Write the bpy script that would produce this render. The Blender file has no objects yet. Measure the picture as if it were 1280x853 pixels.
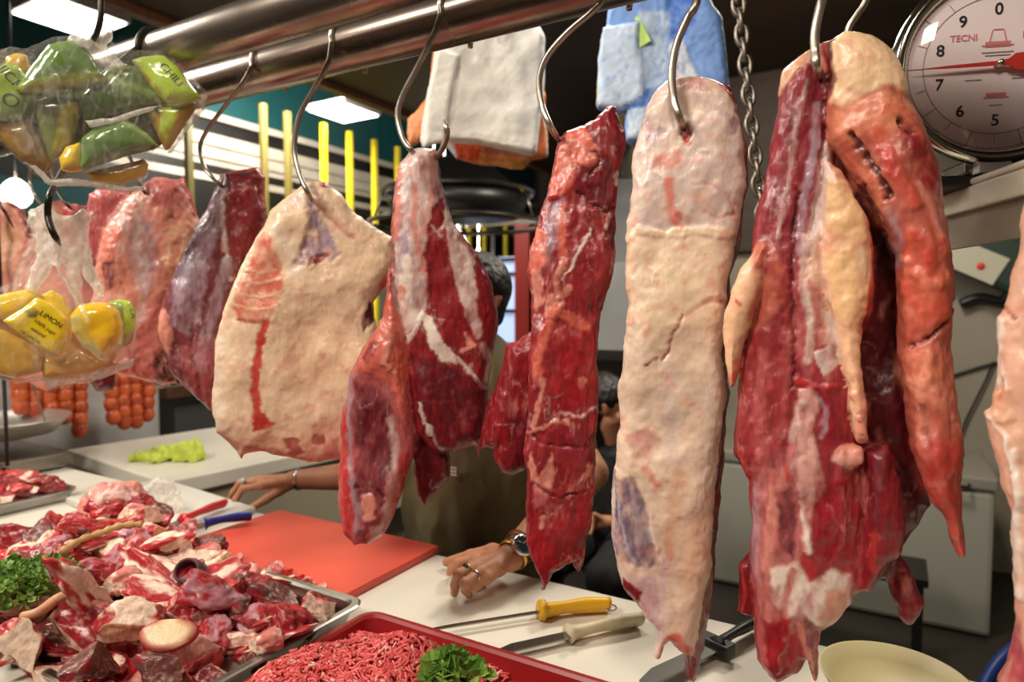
import bpy, bmesh, math, random
import numpy as np
from mathutils import Vector, Matrix
random.seed(7)
S = bpy.context.scene
COL = S.collection
# ------------------------------------------------------------------ camera, world, lights, exposure
FPX = 824.0; YAW = math.radians(30.3); PIT = math.radians(3.0); CZ = 1.5
cam_d = bpy.data.cameras.new('camera'); cam = bpy.data.objects.new('camera', cam_d); COL.objects.link(cam)
cam_d.sensor_width = 36; cam_d.lens = 36*FPX/1280; cam_d.clip_start = .02; cam_d.clip_end = 60
cam.location = (0, 0, CZ); cam.rotation_euler = (math.pi/2-PIT, 0, YAW)
cam_d.dof.use_dof = True; cam_d.dof.focus_distance = .84; cam_d.dof.aperture_fstop = 4.0
S.camera = cam
S.view_settings.view_transform = 'Standard'; S.view_settings.look = 'None'; S.view_settings.gamma = 1
S.view_settings.use_curve_mapping = False; S.view_settings.exposure = 0.13
w = bpy.data.worlds.new('world'); S.world = w; w.use_nodes = True
w.node_tree.nodes['Background'].inputs[0].default_value = (1.0, .9, .78, 1); w.node_tree.nodes['Background'].inputs[1].default_value = .42
def area(name, loc, target, size, power, col, sy=None):
    l = bpy.data.lights.new(name, 'AREA'); l.energy = power; l.color = col; l.size = size
    if sy: l.shape = 'RECTANGLE'; l.size_y = sy
    o = bpy.data.objects.new(name, l); COL.objects.link(o); o.location = loc
    o.rotation_euler = (Vector(target)-Vector(loc)).to_track_quat('-Z', 'Y').to_euler(); return o
area('stall_lamp_front', (-1.1, -.9, 2.9), (-.7, .9, 1.3), .5, 40, (1, .91, .78))
area('stall_lamp_left', (-2.5, .1, 2.9), (-1.2, .9, 1.3), .5, 36, (1, .95, .85))
area('stall_lamp_right', (.25, -.5, 2.9), (.0, .9, 1.5), .35, 13, (1, .86, .70))
area('hall_lamp', (-3.75, 3.2, 3.2), (-4.6, 4.2, 1.4), .5, 80, (1, .95, .85))
area('rear_lamp', (-.3, 2.6, 2.85), (-.5, 3.4, 0), .4, 40, (1, .9, .75))
area('counter_lamp', (-1.0, 1.7, 2.9), (-.8, .95, 1.0), .5, 16, (1, .93, .82))

# ------------------------------------------------------------------ helpers
FW = np.array([-math.sin(YAW)*math.cos(PIT), math.cos(YAW)*math.cos(PIT), -math.sin(PIT)])
RT = np.array([math.cos(YAW), math.sin(YAW), 0.]); UP = np.cross(RT, FW); CAM = np.array([0, 0, CZ])
def ray(x, y): return FW + RT*((x-640)/FPX) - UP*((y-426.5)/FPX)
def PZ(x, y, z): d = ray(x, y); return Vector(CAM+d*((z-CZ)/d[2]))
def PY(x, y, Y): d = ray(x, y); return Vector(CAM+d*(Y/d[1]))
def PX(x, y, X): d = ray(x, y); return Vector(CAM+d*(X/d[0]))
def PD(x, y, D): return Vector(CAM+ray(x, y)*D)
def lin(c):
    return tuple(((v/255)/12.92 if v/255 <= .04045 else ((v/255+.055)/1.055)**2.4) for v in c)
def put(name, me, mat=None, parent=None, loc=None, rot=None):
    o = bpy.data.objects.new(name, me); COL.objects.link(o)
    if mat: me.materials.append(mat)
    if parent: o.parent = parent
    if loc is not None: o.location = loc
    if rot is not None: o.rotation_euler = rot
    return o
def tag(o, label=None, cat=None, group=None, kind=None):
    if label: o['label'] = label
    if cat: o['category'] = cat
    if group: o['group'] = group
    if kind: o['kind'] = kind
    return o
def thing(name, label, cat, loc=(0, 0, 0), rz=0, group=None, rot=None):
    o = bpy.data.objects.new(name, None); COL.objects.link(o); o.empty_display_size = .02
    o.location = loc; o.rotation_euler = rot or (0, 0, rz); return tag(o, label, cat, group)
def dup(root, loc, rot, label=None, scale=None):
    r = root.copy(); COL.objects.link(r); r.location = loc; r.rotation_euler = rot
    if scale: r.scale = scale
    if label: r['label'] = label
    for ch in list(root.children):
        c = ch.copy(); COL.objects.link(c); c.parent = r
        for g in ch.children:
            d = g.copy(); COL.objects.link(d); d.parent = c
    return r
class MB:
    def __init__(s): s.v = []; s.f = []
    def add(s, vs, fs):
        n = len(s.v); s.v += [tuple(p) for p in vs]; s.f += [tuple(n+i for i in f) for f in fs]; return s
    def mesh(s, name, smooth=True):
        me = bpy.data.meshes.new(name); me.from_pydata(s.v, [], s.f); me.validate()
        bm = bmesh.new(); bm.from_mesh(me); bmesh.ops.recalc_face_normals(bm, faces=bm.faces); bm.to_mesh(me); bm.free()
        if smooth: me.polygons.foreach_set('use_smooth', [True]*len(me.polygons))
        return me
    def box(s, c, h, M=None, bev=0):
        bm = bmesh.new(); bmesh.ops.create_cube(bm, size=1)
        for v in bm.verts: v.co = Vector((v.co.x*2*h[0], v.co.y*2*h[1], v.co.z*2*h[2]))
        if bev: bmesh.ops.bevel(bm, geom=list(bm.edges), offset=bev, segments=2, profile=.6, affect='EDGES')
        bm.verts.ensure_lookup_table()
        vs = [(M @ v.co if M else v.co)+Vector(c) for v in bm.verts]
        s.add(vs, [[v.index for v in f.verts] for f in bm.faces]); bm.free(); return s
    def tube(s, pts, r, n=10, cap=True, flat=1.0):
        pts = [Vector(p) for p in pts]; m = len(pts)
        rr = r if hasattr(r, '__len__') else [r]*m
        T = [(pts[min(i+1, m-1)]-pts[max(i-1, 0)]).normalized() for i in range(m)]
        a = T[0].orthogonal().normalized(); vs = []
        for i in range(m):
            a = (a-T[i]*a.dot(T[i])).normalized(); b = T[i].cross(a)
            for k in range(n):
                t = 2*math.pi*k/n; vs.append(pts[i]+a*(rr[i]*math.cos(t))+b*(rr[i]*math.sin(t)*flat))
        fs = [(i*n+k, i*n+(k+1) % n, (i+1)*n+(k+1) % n, (i+1)*n+k) for i in range(m-1) for k in range(n)]
        if cap: fs += [tuple(range(n))[::-1], tuple((m-1)*n+k for k in range(n))]
        return s.add(vs, fs)
    def lathe(s, prof, n=48, M=None, c=(0, 0, 0)):
        vs = []
        for (r, z) in prof:
            for k in range(n):
                t = 2*math.pi*k/n; p = Vector((r*math.cos(t), r*math.sin(t), z)); vs.append((M @ p if M else p)+Vector(c))
        fs = [(i*n+k, i*n+(k+1) % n, (i+1)*n+(k+1) % n, (i+1)*n+k) for i in range(len(prof)-1) for k in range(n)]
        return s.add(vs, fs)
    def prism(s, poly, z0, z1, M=None, c=(0, 0, 0)):
        n = len(poly); vs = [Vector((x, y, z)) for z in (z0, z1) for (x, y) in poly]
        vs = [(M @ p if M else p)+Vector(c) for p in vs]
        return s.add(vs, [tuple(range(n))[::-1], tuple(range(n, 2*n))]+[(i, (i+1) % n, n+(i+1) % n, n+i) for i in range(n)])
    def build(s, name, mat, parent=None, smooth=True, loc=None, rot=None):
        return put(name, s.mesh(name, smooth), mat, parent, loc, rot)
def spline(pts, k=8):
    pts = [Vector(p) for p in pts]; P = [pts[0]*2-pts[1]]+pts+[pts[-1]*2-pts[-2]]; out = []
    for i in range(1, len(P)-2):
        for j in range(k):
            t = j/k; a, b, c, d = P[i-1:i+3]
            out.append(.5*((2*b)+(c-a)*t+(2*a-5*b+4*c-d)*t*t+(3*b-a-3*c+d)*t**3))
    out.append(pts[-1]); return out
def bevmod(o, wd=.003, seg=2):
    m = o.modifiers.new('bevel', 'BEVEL'); m.width = wd; m.segments = seg; m.limit_method = 'ANGLE'; return o

# ---- materials
def mat(name, col=(200, 200, 200), rough=.5, metal=0, spec=.5, emit=None, es=0, var=0, vscale=8, bump=0, bscale=40, stretch=None, coat=0, sss=0, alpha=None, col2=None, rvar=0):
    m = bpy.data.materials.new(name); m.use_nodes = True; nt = m.node_tree; N = nt.nodes; L = nt.links
    b = N['Principled BSDF']; c = lin(col)
    b.inputs['Base Color'].default_value = (*c, 1); b.inputs['Roughness'].default_value = rough
    b.inputs['Metallic'].default_value = metal; b.inputs['Specular IOR Level'].default_value = spec
    b.inputs['Coat Weight'].default_value = coat; b.inputs['Coat Roughness'].default_value = .15
    if sss: b.inputs['Subsurface Weight'].default_value = sss; b.inputs['Subsurface Radius'].default_value = (.01, .004, .003); b.inputs['Subsurface Scale'].default_value = 1
    if emit: b.inputs['Emission Color'].default_value = (*lin(emit), 1); b.inputs['Emission Strength'].default_value = es
    if alpha is not None: b.inputs['Alpha'].default_value = alpha
    tc = N.new('ShaderNodeTexCoord'); src = tc.outputs['Object']
    if stretch:
        mp = N.new('ShaderNodeMapping'); mp.inputs['Scale'].default_value = stretch; L.new(src, mp.inputs[0]); src = mp.outputs[0]
    if var or col2:
        n = N.new('ShaderNodeTexNoise'); n.inputs['Scale'].default_value = vscale; n.inputs['Detail'].default_value = 5; L.new(src, n.inputs['Vector'])
        r = N.new('ShaderNodeValToRGB'); r.color_ramp.elements[0].position = .35; r.color_ramp.elements[1].position = .65
        c2 = lin(col2) if col2 else tuple(x*(1-var) for x in c)
        r.color_ramp.elements[0].color = (*c, 1); r.color_ramp.elements[1].color = (*c2, 1)
        L.new(n.outputs['Fac'], r.inputs[0]); L.new(r.outputs[0], b.inputs['Base Color'])
        if rvar:
            mr = N.new('ShaderNodeMapRange'); mr.inputs[3].default_value = rough-rvar; mr.inputs[4].default_value = rough+rvar
            L.new(n.outputs['Fac'], mr.inputs[0]); L.new(mr.outputs[0], b.inputs['Roughness'])
    if bump:
        n2 = N.new('ShaderNodeTexNoise'); n2.inputs['Scale'].default_value = bscale; n2.inputs['Detail'].default_value = 4; L.new(src, n2.inputs['Vector'])
        bp = N.new('ShaderNodeBump'); bp.inputs['Strength'].default_value = bump; bp.inputs['Distance'].default_value = .004
        L.new(n2.outputs['Fac'], bp.inputs['Height']); L.new(bp.outputs[0], b.inputs['Normal'])
    return m
def meat_material(name, wet=.5, fib=70):
    m = bpy.data.materials.new(name); m.use_nodes = True; nt = m.node_tree; N = nt.nodes; L = nt.links; b = N['Principled BSDF']
    at = N.new('ShaderNodeAttribute'); at.attribute_name = 'tissue'
    tc = N.new('ShaderNodeTexCoord')
    mp = N.new('ShaderNodeMapping'); mp.inputs['Scale'].default_value = (1, 1, .22); L.new(tc.outputs['Object'], mp.inputs[0])
    nf = N.new('ShaderNodeTexNoise'); nf.inputs['Scale'].default_value = fib*3.2; nf.inputs['Detail'].default_value = 6; nf.inputs['Distortion'].default_value = .6; L.new(mp.outputs[0], nf.inputs['Vector'])
    nm = N.new('ShaderNodeTexNoise'); nm.inputs['Scale'].default_value = fib*.9; nm.inputs['Detail'].default_value = 8; nm.inputs['Roughness'].default_value = .65; L.new(tc.outputs['Object'], nm.inputs['Vector'])
    # fine tone variation in the tissue
    mr = N.new('ShaderNodeMapRange'); mr.inputs[1].default_value = .3; mr.inputs[2].default_value = .7; mr.inputs[3].default_value = .74; mr.inputs[4].default_value = 1.26; L.new(nf.outputs['Fac'], mr.inputs[0])
    mr2 = N.new('ShaderNodeMapRange'); mr2.inputs[1].default_value = .3; mr2.inputs[2].default_value = .7; mr2.inputs[3].default_value = .90; mr2.inputs[4].default_value = 1.08; L.new(nm.outputs['Fac'], mr2.inputs[0])
    mx = N.new('ShaderNodeMix'); mx.data_type = 'FLOAT'; L.new(at.outputs['Alpha'], mx.inputs[0]); L.new(mr2.outputs[0], mx.inputs[2]); L.new(mr.outputs[0], mx.inputs[3])
    vm = N.new('ShaderNodeVectorMath'); vm.operation = 'SCALE'; L.new(at.outputs['Color'], vm.inputs[0]); L.new(mx.outputs[0], vm.inputs['Scale'])
    L.new(vm.outputs[0], b.inputs['Base Color'])
    rr = N.new('ShaderNodeMapRange'); rr.inputs[1].default_value = .3; rr.inputs[2].default_value = .7; rr.inputs[3].default_value = .42-.27*wet; rr.inputs[4].default_value = .62-.2*wet
    L.new(nm.outputs['Fac'], rr.inputs[0]); L.new(rr.outputs[0], b.inputs['Roughness'])
    b.inputs['Specular IOR Level'].default_value = .45
    b.inputs['Subsurface Weight'].default_value = .12; b.inputs['Subsurface Radius'].default_value = (.008, .003, .002); b.inputs['Subsurface Scale'].default_value = 1
    b.inputs['Coat Weight'].default_value = .6*wet; b.inputs['Coat Roughness'].default_value = .14
    ad = N.new('ShaderNodeMath'); ad.operation = 'ADD'; L.new(nf.outputs['Fac'], ad.inputs[0]); L.new(nm.outputs['Fac'], ad.inputs[1])
    bp = N.new('ShaderNodeBump'); bp.inputs['Strength'].default_value = .4; bp.inputs['Distance'].default_value = .0016
    L.new(ad.outputs[0], bp.inputs['Height']); L.new(bp.outputs[0], b.inputs['Normal']); L.new(bp.outputs[0], b.inputs['Coat Normal'])
    return m
MEAT = meat_material('raw_meat')
STEEL = mat('brushed_steel', (150, 143, 135), .24, 1, var=.25, vscale=6, stretch=(1, 40, 40), bump=.05, bscale=30)
TUBE = mat('rail_steel', (176, 160, 148), .27, .92, var=.35, vscale=9, rvar=.08, bump=.03, bscale=20)
HOOK = mat('hook_steel', (196, 184, 170), .32, .85, var=.3, vscale=60)
DARKHOOK = mat('dark_hook_steel', (90, 84, 76), .38, 1, var=.4, vscale=60)

# ---- numpy noise and implicit-surface mesher
def _h(ix, iy, iz, s):
    n = (ix*374761393+iy*668265263+iz*2147483647+s*1274126177).astype(np.int64) & 0xffffffff
    n = ((n ^ (n >> 13))*1274126177) & 0xffffffff; n = (n ^ (n >> 16)) & 0xffffffff
    return n/4294967295.0*2-1
def vnoise(p, s=0):
    i = np.floor(p).astype(np.int64); f = p-i; f = f*f*f*(f*(f*6-15)+10); r = 0
    for a in (0, 1):
        wa = f[:, 0] if a else 1-f[:, 0]
        for b in (0, 1):
            wb = f[:, 1] if b else 1-f[:, 1]
            for c in (0, 1):
                wc = f[:, 2] if c else 1-f[:, 2]
                r = r+wa*wb*wc*_h(i[:, 0]+a, i[:, 1]+b, i[:, 2]+c, s)
    return r
def fbm(p, o=4, s=0, g=.5):
    r = 0; a = 1; t = 0
    for k in range(o): r = r+a*vnoise(p*(2**k)+k*17.3, s+k); t += a; a *= g
    return r/t*1.6
def seg_dist(P, pts, closed):
    pts = np.asarray(pts, float); n = len(pts); d = np.full(len(P), 1e9); m = n if closed else n-1
    for i in range(m):
        a = pts[i]; b = pts[(i+1) % n]; ab = b-a; t = np.clip(((P-a)@ab)/max(ab@ab, 1e-12), 0, 1)
        q = P-a-t[:, None]*ab; d = np.minimum(d, q[:, 0]**2+q[:, 1]**2)
    return np.sqrt(d)
def inside(P, pts):
    pts = np.asarray(pts, float); n = len(pts); c = np.zeros(len(P), bool)
    for i in range(n):
        x1, y1 = pts[i]; x2, y2 = pts[(i+1) % n]
        k = (y1 > P[:, 1]) != (y2 > P[:, 1])
        with np.errstate(divide='ignore', invalid='ignore'):
            xx = (x2-x1)*(P[:, 1]-y1)/(y2-y1)+x1
        c ^= k & (P[:, 0] < xx)
    return c
def sdist(P, poly):   # positive inside
    return np.where(inside(P, poly), 1, -1)*seg_dist(P, poly, True)
def surfnet(F, org, h):
    Sg = F < 0; nx, ny, nz = F.shape
    cs = np.zeros((nx-1, ny-1, nz-1), np.int8); sl = lambda a, n: slice(a, n-1+a)
    for a in (0, 1):
        for b in (0, 1):
            for c in (0, 1): cs += Sg[sl(a, nx), sl(b, ny), sl(c, nz)]
    act = (cs > 0) & (cs < 8); idx = -np.ones(act.shape, np.int64); ids = np.argwhere(act); idx[act] = np.arange(len(ids))
    acc = np.zeros((len(ids), 3)); cnt = np.zeros(len(ids)); C8 = [(a, b, c) for a in (0, 1) for b in (0, 1) for c in (0, 1)]
    val = {c: F[ids[:, 0]+c[0], ids[:, 1]+c[1], ids[:, 2]+c[2]] for c in C8}
    for c in C8:
        for ax in range(3):
            if c[ax] == 0:
                d = list(c); d[ax] = 1; d = tuple(d); v0, v1 = val[c], val[d]; cr = (v0 < 0) != (v1 < 0)
                t = np.where(cr, v0/np.where(cr, v0-v1, 1), 0); p = np.array(c, float)[None].repeat(len(ids), 0); p[:, ax] = t
                acc += p*cr[:, None]; cnt += cr
    V = (ids+acc/np.maximum(cnt, 1)[:, None])*h+org
    quads = []
    for ax in range(3):
        s0 = [slice(None)]*3; s1 = [slice(None)]*3; s0[ax] = slice(0, -1); s1[ax] = slice(1, None)
        A = Sg[tuple(s0)]; B = Sg[tuple(s1)]; cr = A != B; E = np.argwhere(cr); fl = A[cr]
        u, v = [(1, 2), (2, 0), (0, 1)][ax]
        ok = (E[:, u] > 0) & (E[:, v] > 0) & (E[:, u] < F.shape[u]-1) & (E[:, v] < F.shape[v]-1); E = E[ok]; fl = fl[ok]
        def g(du, dv): q = E.copy(); q[:, u] -= du; q[:, v] -= dv; return idx[q[:, 0], q[:, 1], q[:, 2]]
        Q = np.stack([g(1, 1), g(0, 1), g(0, 0), g(1, 0)], 1); Q[~fl] = Q[~fl][:, ::-1]; quads.append(Q)
    return V, np.concatenate(quads)
def npmesh(name, V, Q, smooth=True):
    me = bpy.data.meshes.new(name); me.vertices.add(len(V)); me.vertices.foreach_set('co', V.astype(np.float32).ravel())
    k = Q.shape[1]; me.loops.add(Q.size); me.loops.foreach_set('vertex_index', Q.astype(np.int32).ravel())
    me.polygons.add(len(Q)); me.polygons.foreach_set('loop_start', np.arange(0, Q.size, k, dtype=np.int32))
    try: me.polygons.foreach_set('loop_total', np.full(len(Q), k, np.int32))
    except Exception: pass
    me.update(calc_edges=True); me.polygons.foreach_set('use_smooth', [smooth]*len(Q)); return me
def vnormals(V, Q):
    n = np.cross(V[Q[:, 2]]-V[Q[:, 0]], V[Q[:, 3 % Q.shape[1]]]-V[Q[:, 1]]); N = np.zeros_like(V)
    for k in range(Q.shape[1]): np.add.at(N, Q[:, k], n)
    return N/np.maximum(np.linalg.norm(N, axis=1), 1e-12)[:, None]
def setcol(me, Cc):
    a = me.color_attributes.new('tissue', 'FLOAT_COLOR', 'POINT'); a.data.foreach_set('color', Cc.astype(np.float32).ravel())

# tissue colours (the colour the tissue itself has)
def T(*c): return np.array(lin(c))
DEEP = T(98, 16, 26); RED = T(142, 34, 40); BRT = T(190, 48, 48); DARK = T(62, 12, 18); PUR = T(118, 50, 58); LIL = T(172, 146, 160); SIL = T(216, 192, 186)
CRM = T(245, 214, 180); PEA = T(240, 190, 152); PNK = T(226, 148, 130); COR = T(224, 112, 92); ROSE = T(190, 96, 96); ORG = T(192, 92, 72); WHT = T(240, 222, 208); LILW = T(184, 170, 188)

def hanging_meat(name, label, hook, Y, lobes, paints, base, h=.0022, seed=1, lump=.004, ls=28, alpha=1, cat='meat', group=None, breakup=5, edgecol=None, yawadd=0, vein=None):
    """lobes: (outline px, half thickness, rim radius, depth offset toward viewer, base colour or None)
       paints: ('p'|'s', points px, colour, feather px, strength, muscle, ridge m, [stroke half width px])"""
    O = PY(hook[0], hook[1], Y); a = math.atan2(-O.x, O.y)+yawadd         # yaw so that the slab faces the viewer's side of the counter
    U = np.array([math.cos(a), math.sin(a), 0]); Wd = np.array([math.sin(a), -math.cos(a), 0]); On = np.array(O)
    def toloc(pts, w0=0):
        out = []
        for (x, y) in pts:
            d = ray(x, y); t = ((On+Wd*w0-CAM)@Wd)/(d@Wd); p = CAM+d*t-On; out.append((p@U, p[2]))
        return np.array(out)
    pxm = np.linalg.norm(toloc([(hook[0]+1, hook[1])])[0]-toloc([(hook[0], hook[1])])[0])
    LP = [(toloc(l[0], l[3]), l) for l in lobes]
    allp = np.concatenate([p for p, _ in LP]); mn = allp.min(0)-.012; mxx = allp.max(0)+.012
    wmin = min(l[3]-l[1] for l in lobes)-.02; wmax = max(l[3]+l[1] for l in lobes)+.02
    gu = np.arange(mn[0], mxx[0], h); gz = np.arange(mn[1], mxx[1], h); gw = np.arange(wmin, wmax, h)
    UU, ZZ = np.meshgrid(gu, gz, indexing='ij'); P2 = np.stack([UU.ravel(), ZZ.ravel()], 1)
    wz = fbm(np.c_[P2*ls, np.full(len(P2), seed*3.1)], 3, seed)*.0017; wx = fbm(np.c_[P2*ls, np.full(len(P2), seed*5.7+9)], 3, seed+5)*.0017
    F = None; D2 = []
    for p, l in LP:
        d = sdist(P2+np.c_[wx, wz], p).reshape(UU.shape); R = l[2]; Th = l[1]
        nn = fbm(np.c_[P2*14, np.full(len(P2), seed*1.3+l[3]*50)], 2, seed+11).reshape(UU.shape)
        Tm = Th*(1+.22*nn)
        q = np.sqrt(np.maximum(0, R-d)[..., None]**2+(np.abs(gw[None, None]-l[3])*(R/Tm)[..., None])**2)-R
        q = q*np.minimum(1, (Tm/R)[..., None]); D2.append(q)
        k = .006
        if F is None: F = q
        else:
            hh = np.clip(.5+.5*(F-q)/k, 0, 1); F = F*(1-hh)+q*hh-k*hh*(1-hh)
    V, Q = surfnet(F, np.array([mn[0], mn[1], wmin]), h)
    # which lobe each vertex belongs to
    gi = np.clip(((V-np.array([mn[0], mn[1], wmin]))/h).round().astype(int), 0, np.array(F.shape)-1)
    dl = np.stack([q[gi[:, 0], gi[:, 1], gi[:, 2]] for q in D2], 1); own = dl.argmin(1); del D2, F
    X = np.c_[V[:, 0], -V[:, 2], V[:, 1]]; Q = Q[:, ::-1] if True else Q
    # orientation check
    N = vnormals(X, Q)
    cen = X.mean(0)
    if ((X-cen)*N).sum() < 0: Q = Q[:, ::-1]; N = -N
    front = np.clip((-N[:, 1])*1.6+.75, 0, 1)
    w1 = fbm(X*90+seed, 4, seed+2, .6)*breakup*.55*pxm; w2 = fbm(X*90+seed+40, 4, seed+3, .6)*breakup*.55*pxm
    PP = np.c_[X[:, 0]+w1, X[:, 2]+w2]
    Cc = np.tile(base, (len(X), 1)); Al = np.full(len(X), float(alpha)); H = np.zeros(len(X))
    for i, (_, l) in enumerate(LP):
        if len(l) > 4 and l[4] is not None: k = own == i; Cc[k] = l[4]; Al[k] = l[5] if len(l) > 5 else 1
    big = fbm(X*18+seed*2, 3, seed+7); md = fbm(X*np.array([48, 48, 26.])+seed*4, 4, seed+8)
    Cc = Cc*(1+.12*big+.20*md*Al)[:, None]
    mf = np.clip(fbm(X*np.array([60, 60, 20.])+seed*9, 4, seed+51, .6)*2.4-1.15, 0, 1)*Al*.45; Cc = Cc*(1-mf[:, None])+T(216, 132, 118)*mf[:, None]
    for pt in paints:
        kind, pts, col, fe, st, mus, ridge = pt[:7]; lp = toloc(pts); fe_ = max(fe, .8)*pxm
        bb0 = lp.min(0)-.03; bb1 = lp.max(0)+.03; k = (PP > bb0).all(1) & (PP < bb1).all(1) & (front > .02); ii = np.nonzero(k)[0]
        if len(ii) == 0: continue
        if kind == 'p': d = sdist(PP[ii], lp)/fe_+.5
        else: d = (pt[7]*pxm-seg_dist(PP[ii], lp, False))/fe_+.5
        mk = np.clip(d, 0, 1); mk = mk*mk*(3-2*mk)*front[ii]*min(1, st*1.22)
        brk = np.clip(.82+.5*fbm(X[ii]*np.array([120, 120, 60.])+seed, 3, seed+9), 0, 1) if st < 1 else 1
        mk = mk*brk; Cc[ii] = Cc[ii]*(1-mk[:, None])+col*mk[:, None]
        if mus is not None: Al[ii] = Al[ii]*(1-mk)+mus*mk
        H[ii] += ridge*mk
    n1 = fbm(X*ls*.62*np.array([1, 1, .7])+seed, 4, seed+1, .42)
    n2 = fbm(X*110+seed, 3, seed+4); rg = 1-np.abs(fbm(X*np.array([60, 60, 22.])+seed*1.7, 3, seed+6))*1.8
    musc = Al
    disp = n1*lump*.9+n2*lump*.2*(1-.3*musc)+rg*lump*.42*musc-.3*lump+H
    X = X+N*disp[:, None]
    # thin silvery or fatty veins
    vn = np.abs(fbm(X*np.array([38, 38, 16.])+seed*2.3, 4, seed+21)); vs = np.clip(1-vn*16, 0, 1)*np.clip(fbm(X*20+seed, 2, seed+31)*2+.2, 0, 1)
    vc = vein if vein is not None else SIL
    m2 = (vs*.38*musc)[:, None]; Cc = Cc*(1-m2)+vc*m2
    blotch = np.clip(fbm(X*70+seed*3, 4, seed+41)*1.6-.42, 0, 1)*(1-musc)*.5; Cc = Cc*(1-blotch[:, None])+(PNK if edgecol is None else edgecol)*blotch[:, None]
    if lump > .002:
        sp = np.clip(fbm(X*170+seed, 3, seed+61)*2.2-1.4, 0, 1)*(1-musc)*.22; Cc = Cc*(1-sp[:, None])+T(170, 84, 74)*sp[:, None]
    me = npmesh(name, X, Q); setcol(me, np.c_[np.clip(Cc, 0, 1), Al])
    o = put(name, me, MEAT, None, O, (0, 0, a)); tag(o, label, cat, group); return o
# ------------------------------------------------------------------ the hall
BROWN = mat('dark_brown_boarding', (66, 48, 34), .6, var=.35, vscale=3, stretch=(.4, 1, 6))
WALLM = mat('grey_beige_wall', (150, 142, 126), .6, var=.12, vscale=2)
FLOORM = mat('dark_wet_floor', (48, 42, 37), .35, var=.4, vscale=2.5)
TEAL = mat('teal_paint', (12, 70, 72), .5, var=.3, vscale=2)
BLACK = mat('black_paint', (20, 18, 17), .4, var=.3, vscale=6)
WHITEP = mat('white_enamel', (196, 193, 186), .4, var=.08, vscale=3)
SHUT = mat('ribbed_white_shutter', (184, 174, 158), .4, var=.25, vscale=3)
YEL = mat('yellow_paint', (232, 208, 20), .4, var=.25, vscale=6)
REDP = mat('red_paint', (140, 34, 26), .4)
WOOD = mat('brown_wood', (110, 70, 42), .55, var=.4, vscale=6, stretch=(1, 6, 6))
LAMP = mat('lamp_panel', (255, 250, 240), .5, emit=(255, 248, 232), es=9)
def st(name, m, mb, **k): return tag(mb.build(name, m, smooth=False, **k), kind='structure')
st('floor', FLOORM, MB().box((-3, 3.2, -.05), (6.2, 6, .05)))
st('ceiling', BROWN, MB().box((-3, 3.2, 3.95), (6.2, 6, .05)))
mb = MB()
for k in range(5): mb.box((-3.0, 1.0+1.75*k, 3.82), (6.0, .09, .08))
st('trim_1', BROWN, mb)
st('wall_back', WALLM, MB().box((.9, 4.6, .93), (2.3, .05, .93)))
st('wall_back_upper', BROWN, MB().box((.9, 4.55, 2.88), (2.3, .08, 1.02)))
st('wall_far', BROWN, MB().box((-3.5, 9.1, 1.95), (5.7, .06, 1.95)))
st('wall_right', WALLM, MB().box((3.2, 3.2, 1.95), (.05, 6, 1.95)))
st('wall_front', WALLM, MB().box((-3, -2.85, 1.95), (6.2, .05, 1.95)))
# row of stalls along the left side
def zX(x, y, X): return PX(x, y, X).z
XL = -4.8
bands = [('teal fascia', TEAL, 78, 163), ('light rail', SHUT, 163, 171), ('dark', BLACK, 171, 186), ('shutter', SHUT, 186, 222), ('dark', BLACK, 222, 232), ('shutter', SHUT, 232, 240), ('dark', BLACK, 240, 300)]
for i, (n_, m_, y0, y1) in enumerate(bands):
    z1 = zX(333, y0, XL); z0 = zX(333, y1, XL)
    mb = MB()
    if n_ == 'shutter' and z1-z0 > .1:
        n = 5
        for k in range(n): a0 = z0+(z1-z0)*k/n; mb.box((XL+.02*(k % 2), 4.2, a0+(z1-z0)/n/2), (.05, 4.6, (z1-z0)/n/2*.985))
    else: mb.box((XL, 4.2, (z0+z1)/2), (.05+(.03 if n_ == 'light rail' else 0), 4.6, (z1-z0)/2))
    st('wall_left' if i == 0 else 'trim_%d' % (i+1), m_, mb)
zl = zX(333, 300, XL)
st('wall_left_lower', WALLM, MB().box((XL-.05, 3.2, zl/2), (.05, 6, zl/2)))
st('trim_10', TEAL, MB().box((-4.3, 1.2, PX(60, 250, -4.3).z), (.04, 1.3, .10)))
zs_ = PX(165, 8, -3.3).z; st('trim_14', BROWN, MB().box((-.1, 5.3, zs_+.05), (3.2, 3.7, .05))); st('trim_15', WOOD, MB().box((-3.3, 5.0, zs_+.03), (.035, 4.0, .07)))
# yellow grille posts standing in front of the shutters
proto = None
for k, px in enumerate([405, 437, 468, 497, 522, 545, 566, 586, 605, 632, 652, 690]):
    p = PX(px, 200, -4.1)
    if proto is None:
        mb = MB(); mb.box((0, 0, 1.5), (.022, .022, 1.5), bev=.004); mb.box((0, 0, .01), (.05, .05, .01))
        proto = mb.build('grille_post', YEL, loc=(p.x, p.y, 0)); o = proto
    else: o = proto.copy(); COL.objects.link(o); o.location = (p.x, p.y, 0)
    tag(o, 'slim yellow upright post in the row before the white shutters', 'post', 'yellow posts before the shutters')
o2 = None
for px in (330, 360, 236):  # unlit yellow posts: their shade is put into a dull olive colour
    p = PX(px, 200, -4.1); mb = MB(); mb.box((0, 0, 1.5), (.022, .022, 1.5), bev=.004); mb.box((0, 0, .01), (.05, .05, .01)); o2 = mb.build('grille_post', mat('shaded_yellow_paint', (92, 80, 30), .5), loc=(p.x, p.y, 0)); tag(o2, 'unlit yellow upright post, its shade coloured in dull olive, left of the bright posts', 'post', 'shaded yellow posts')
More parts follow.
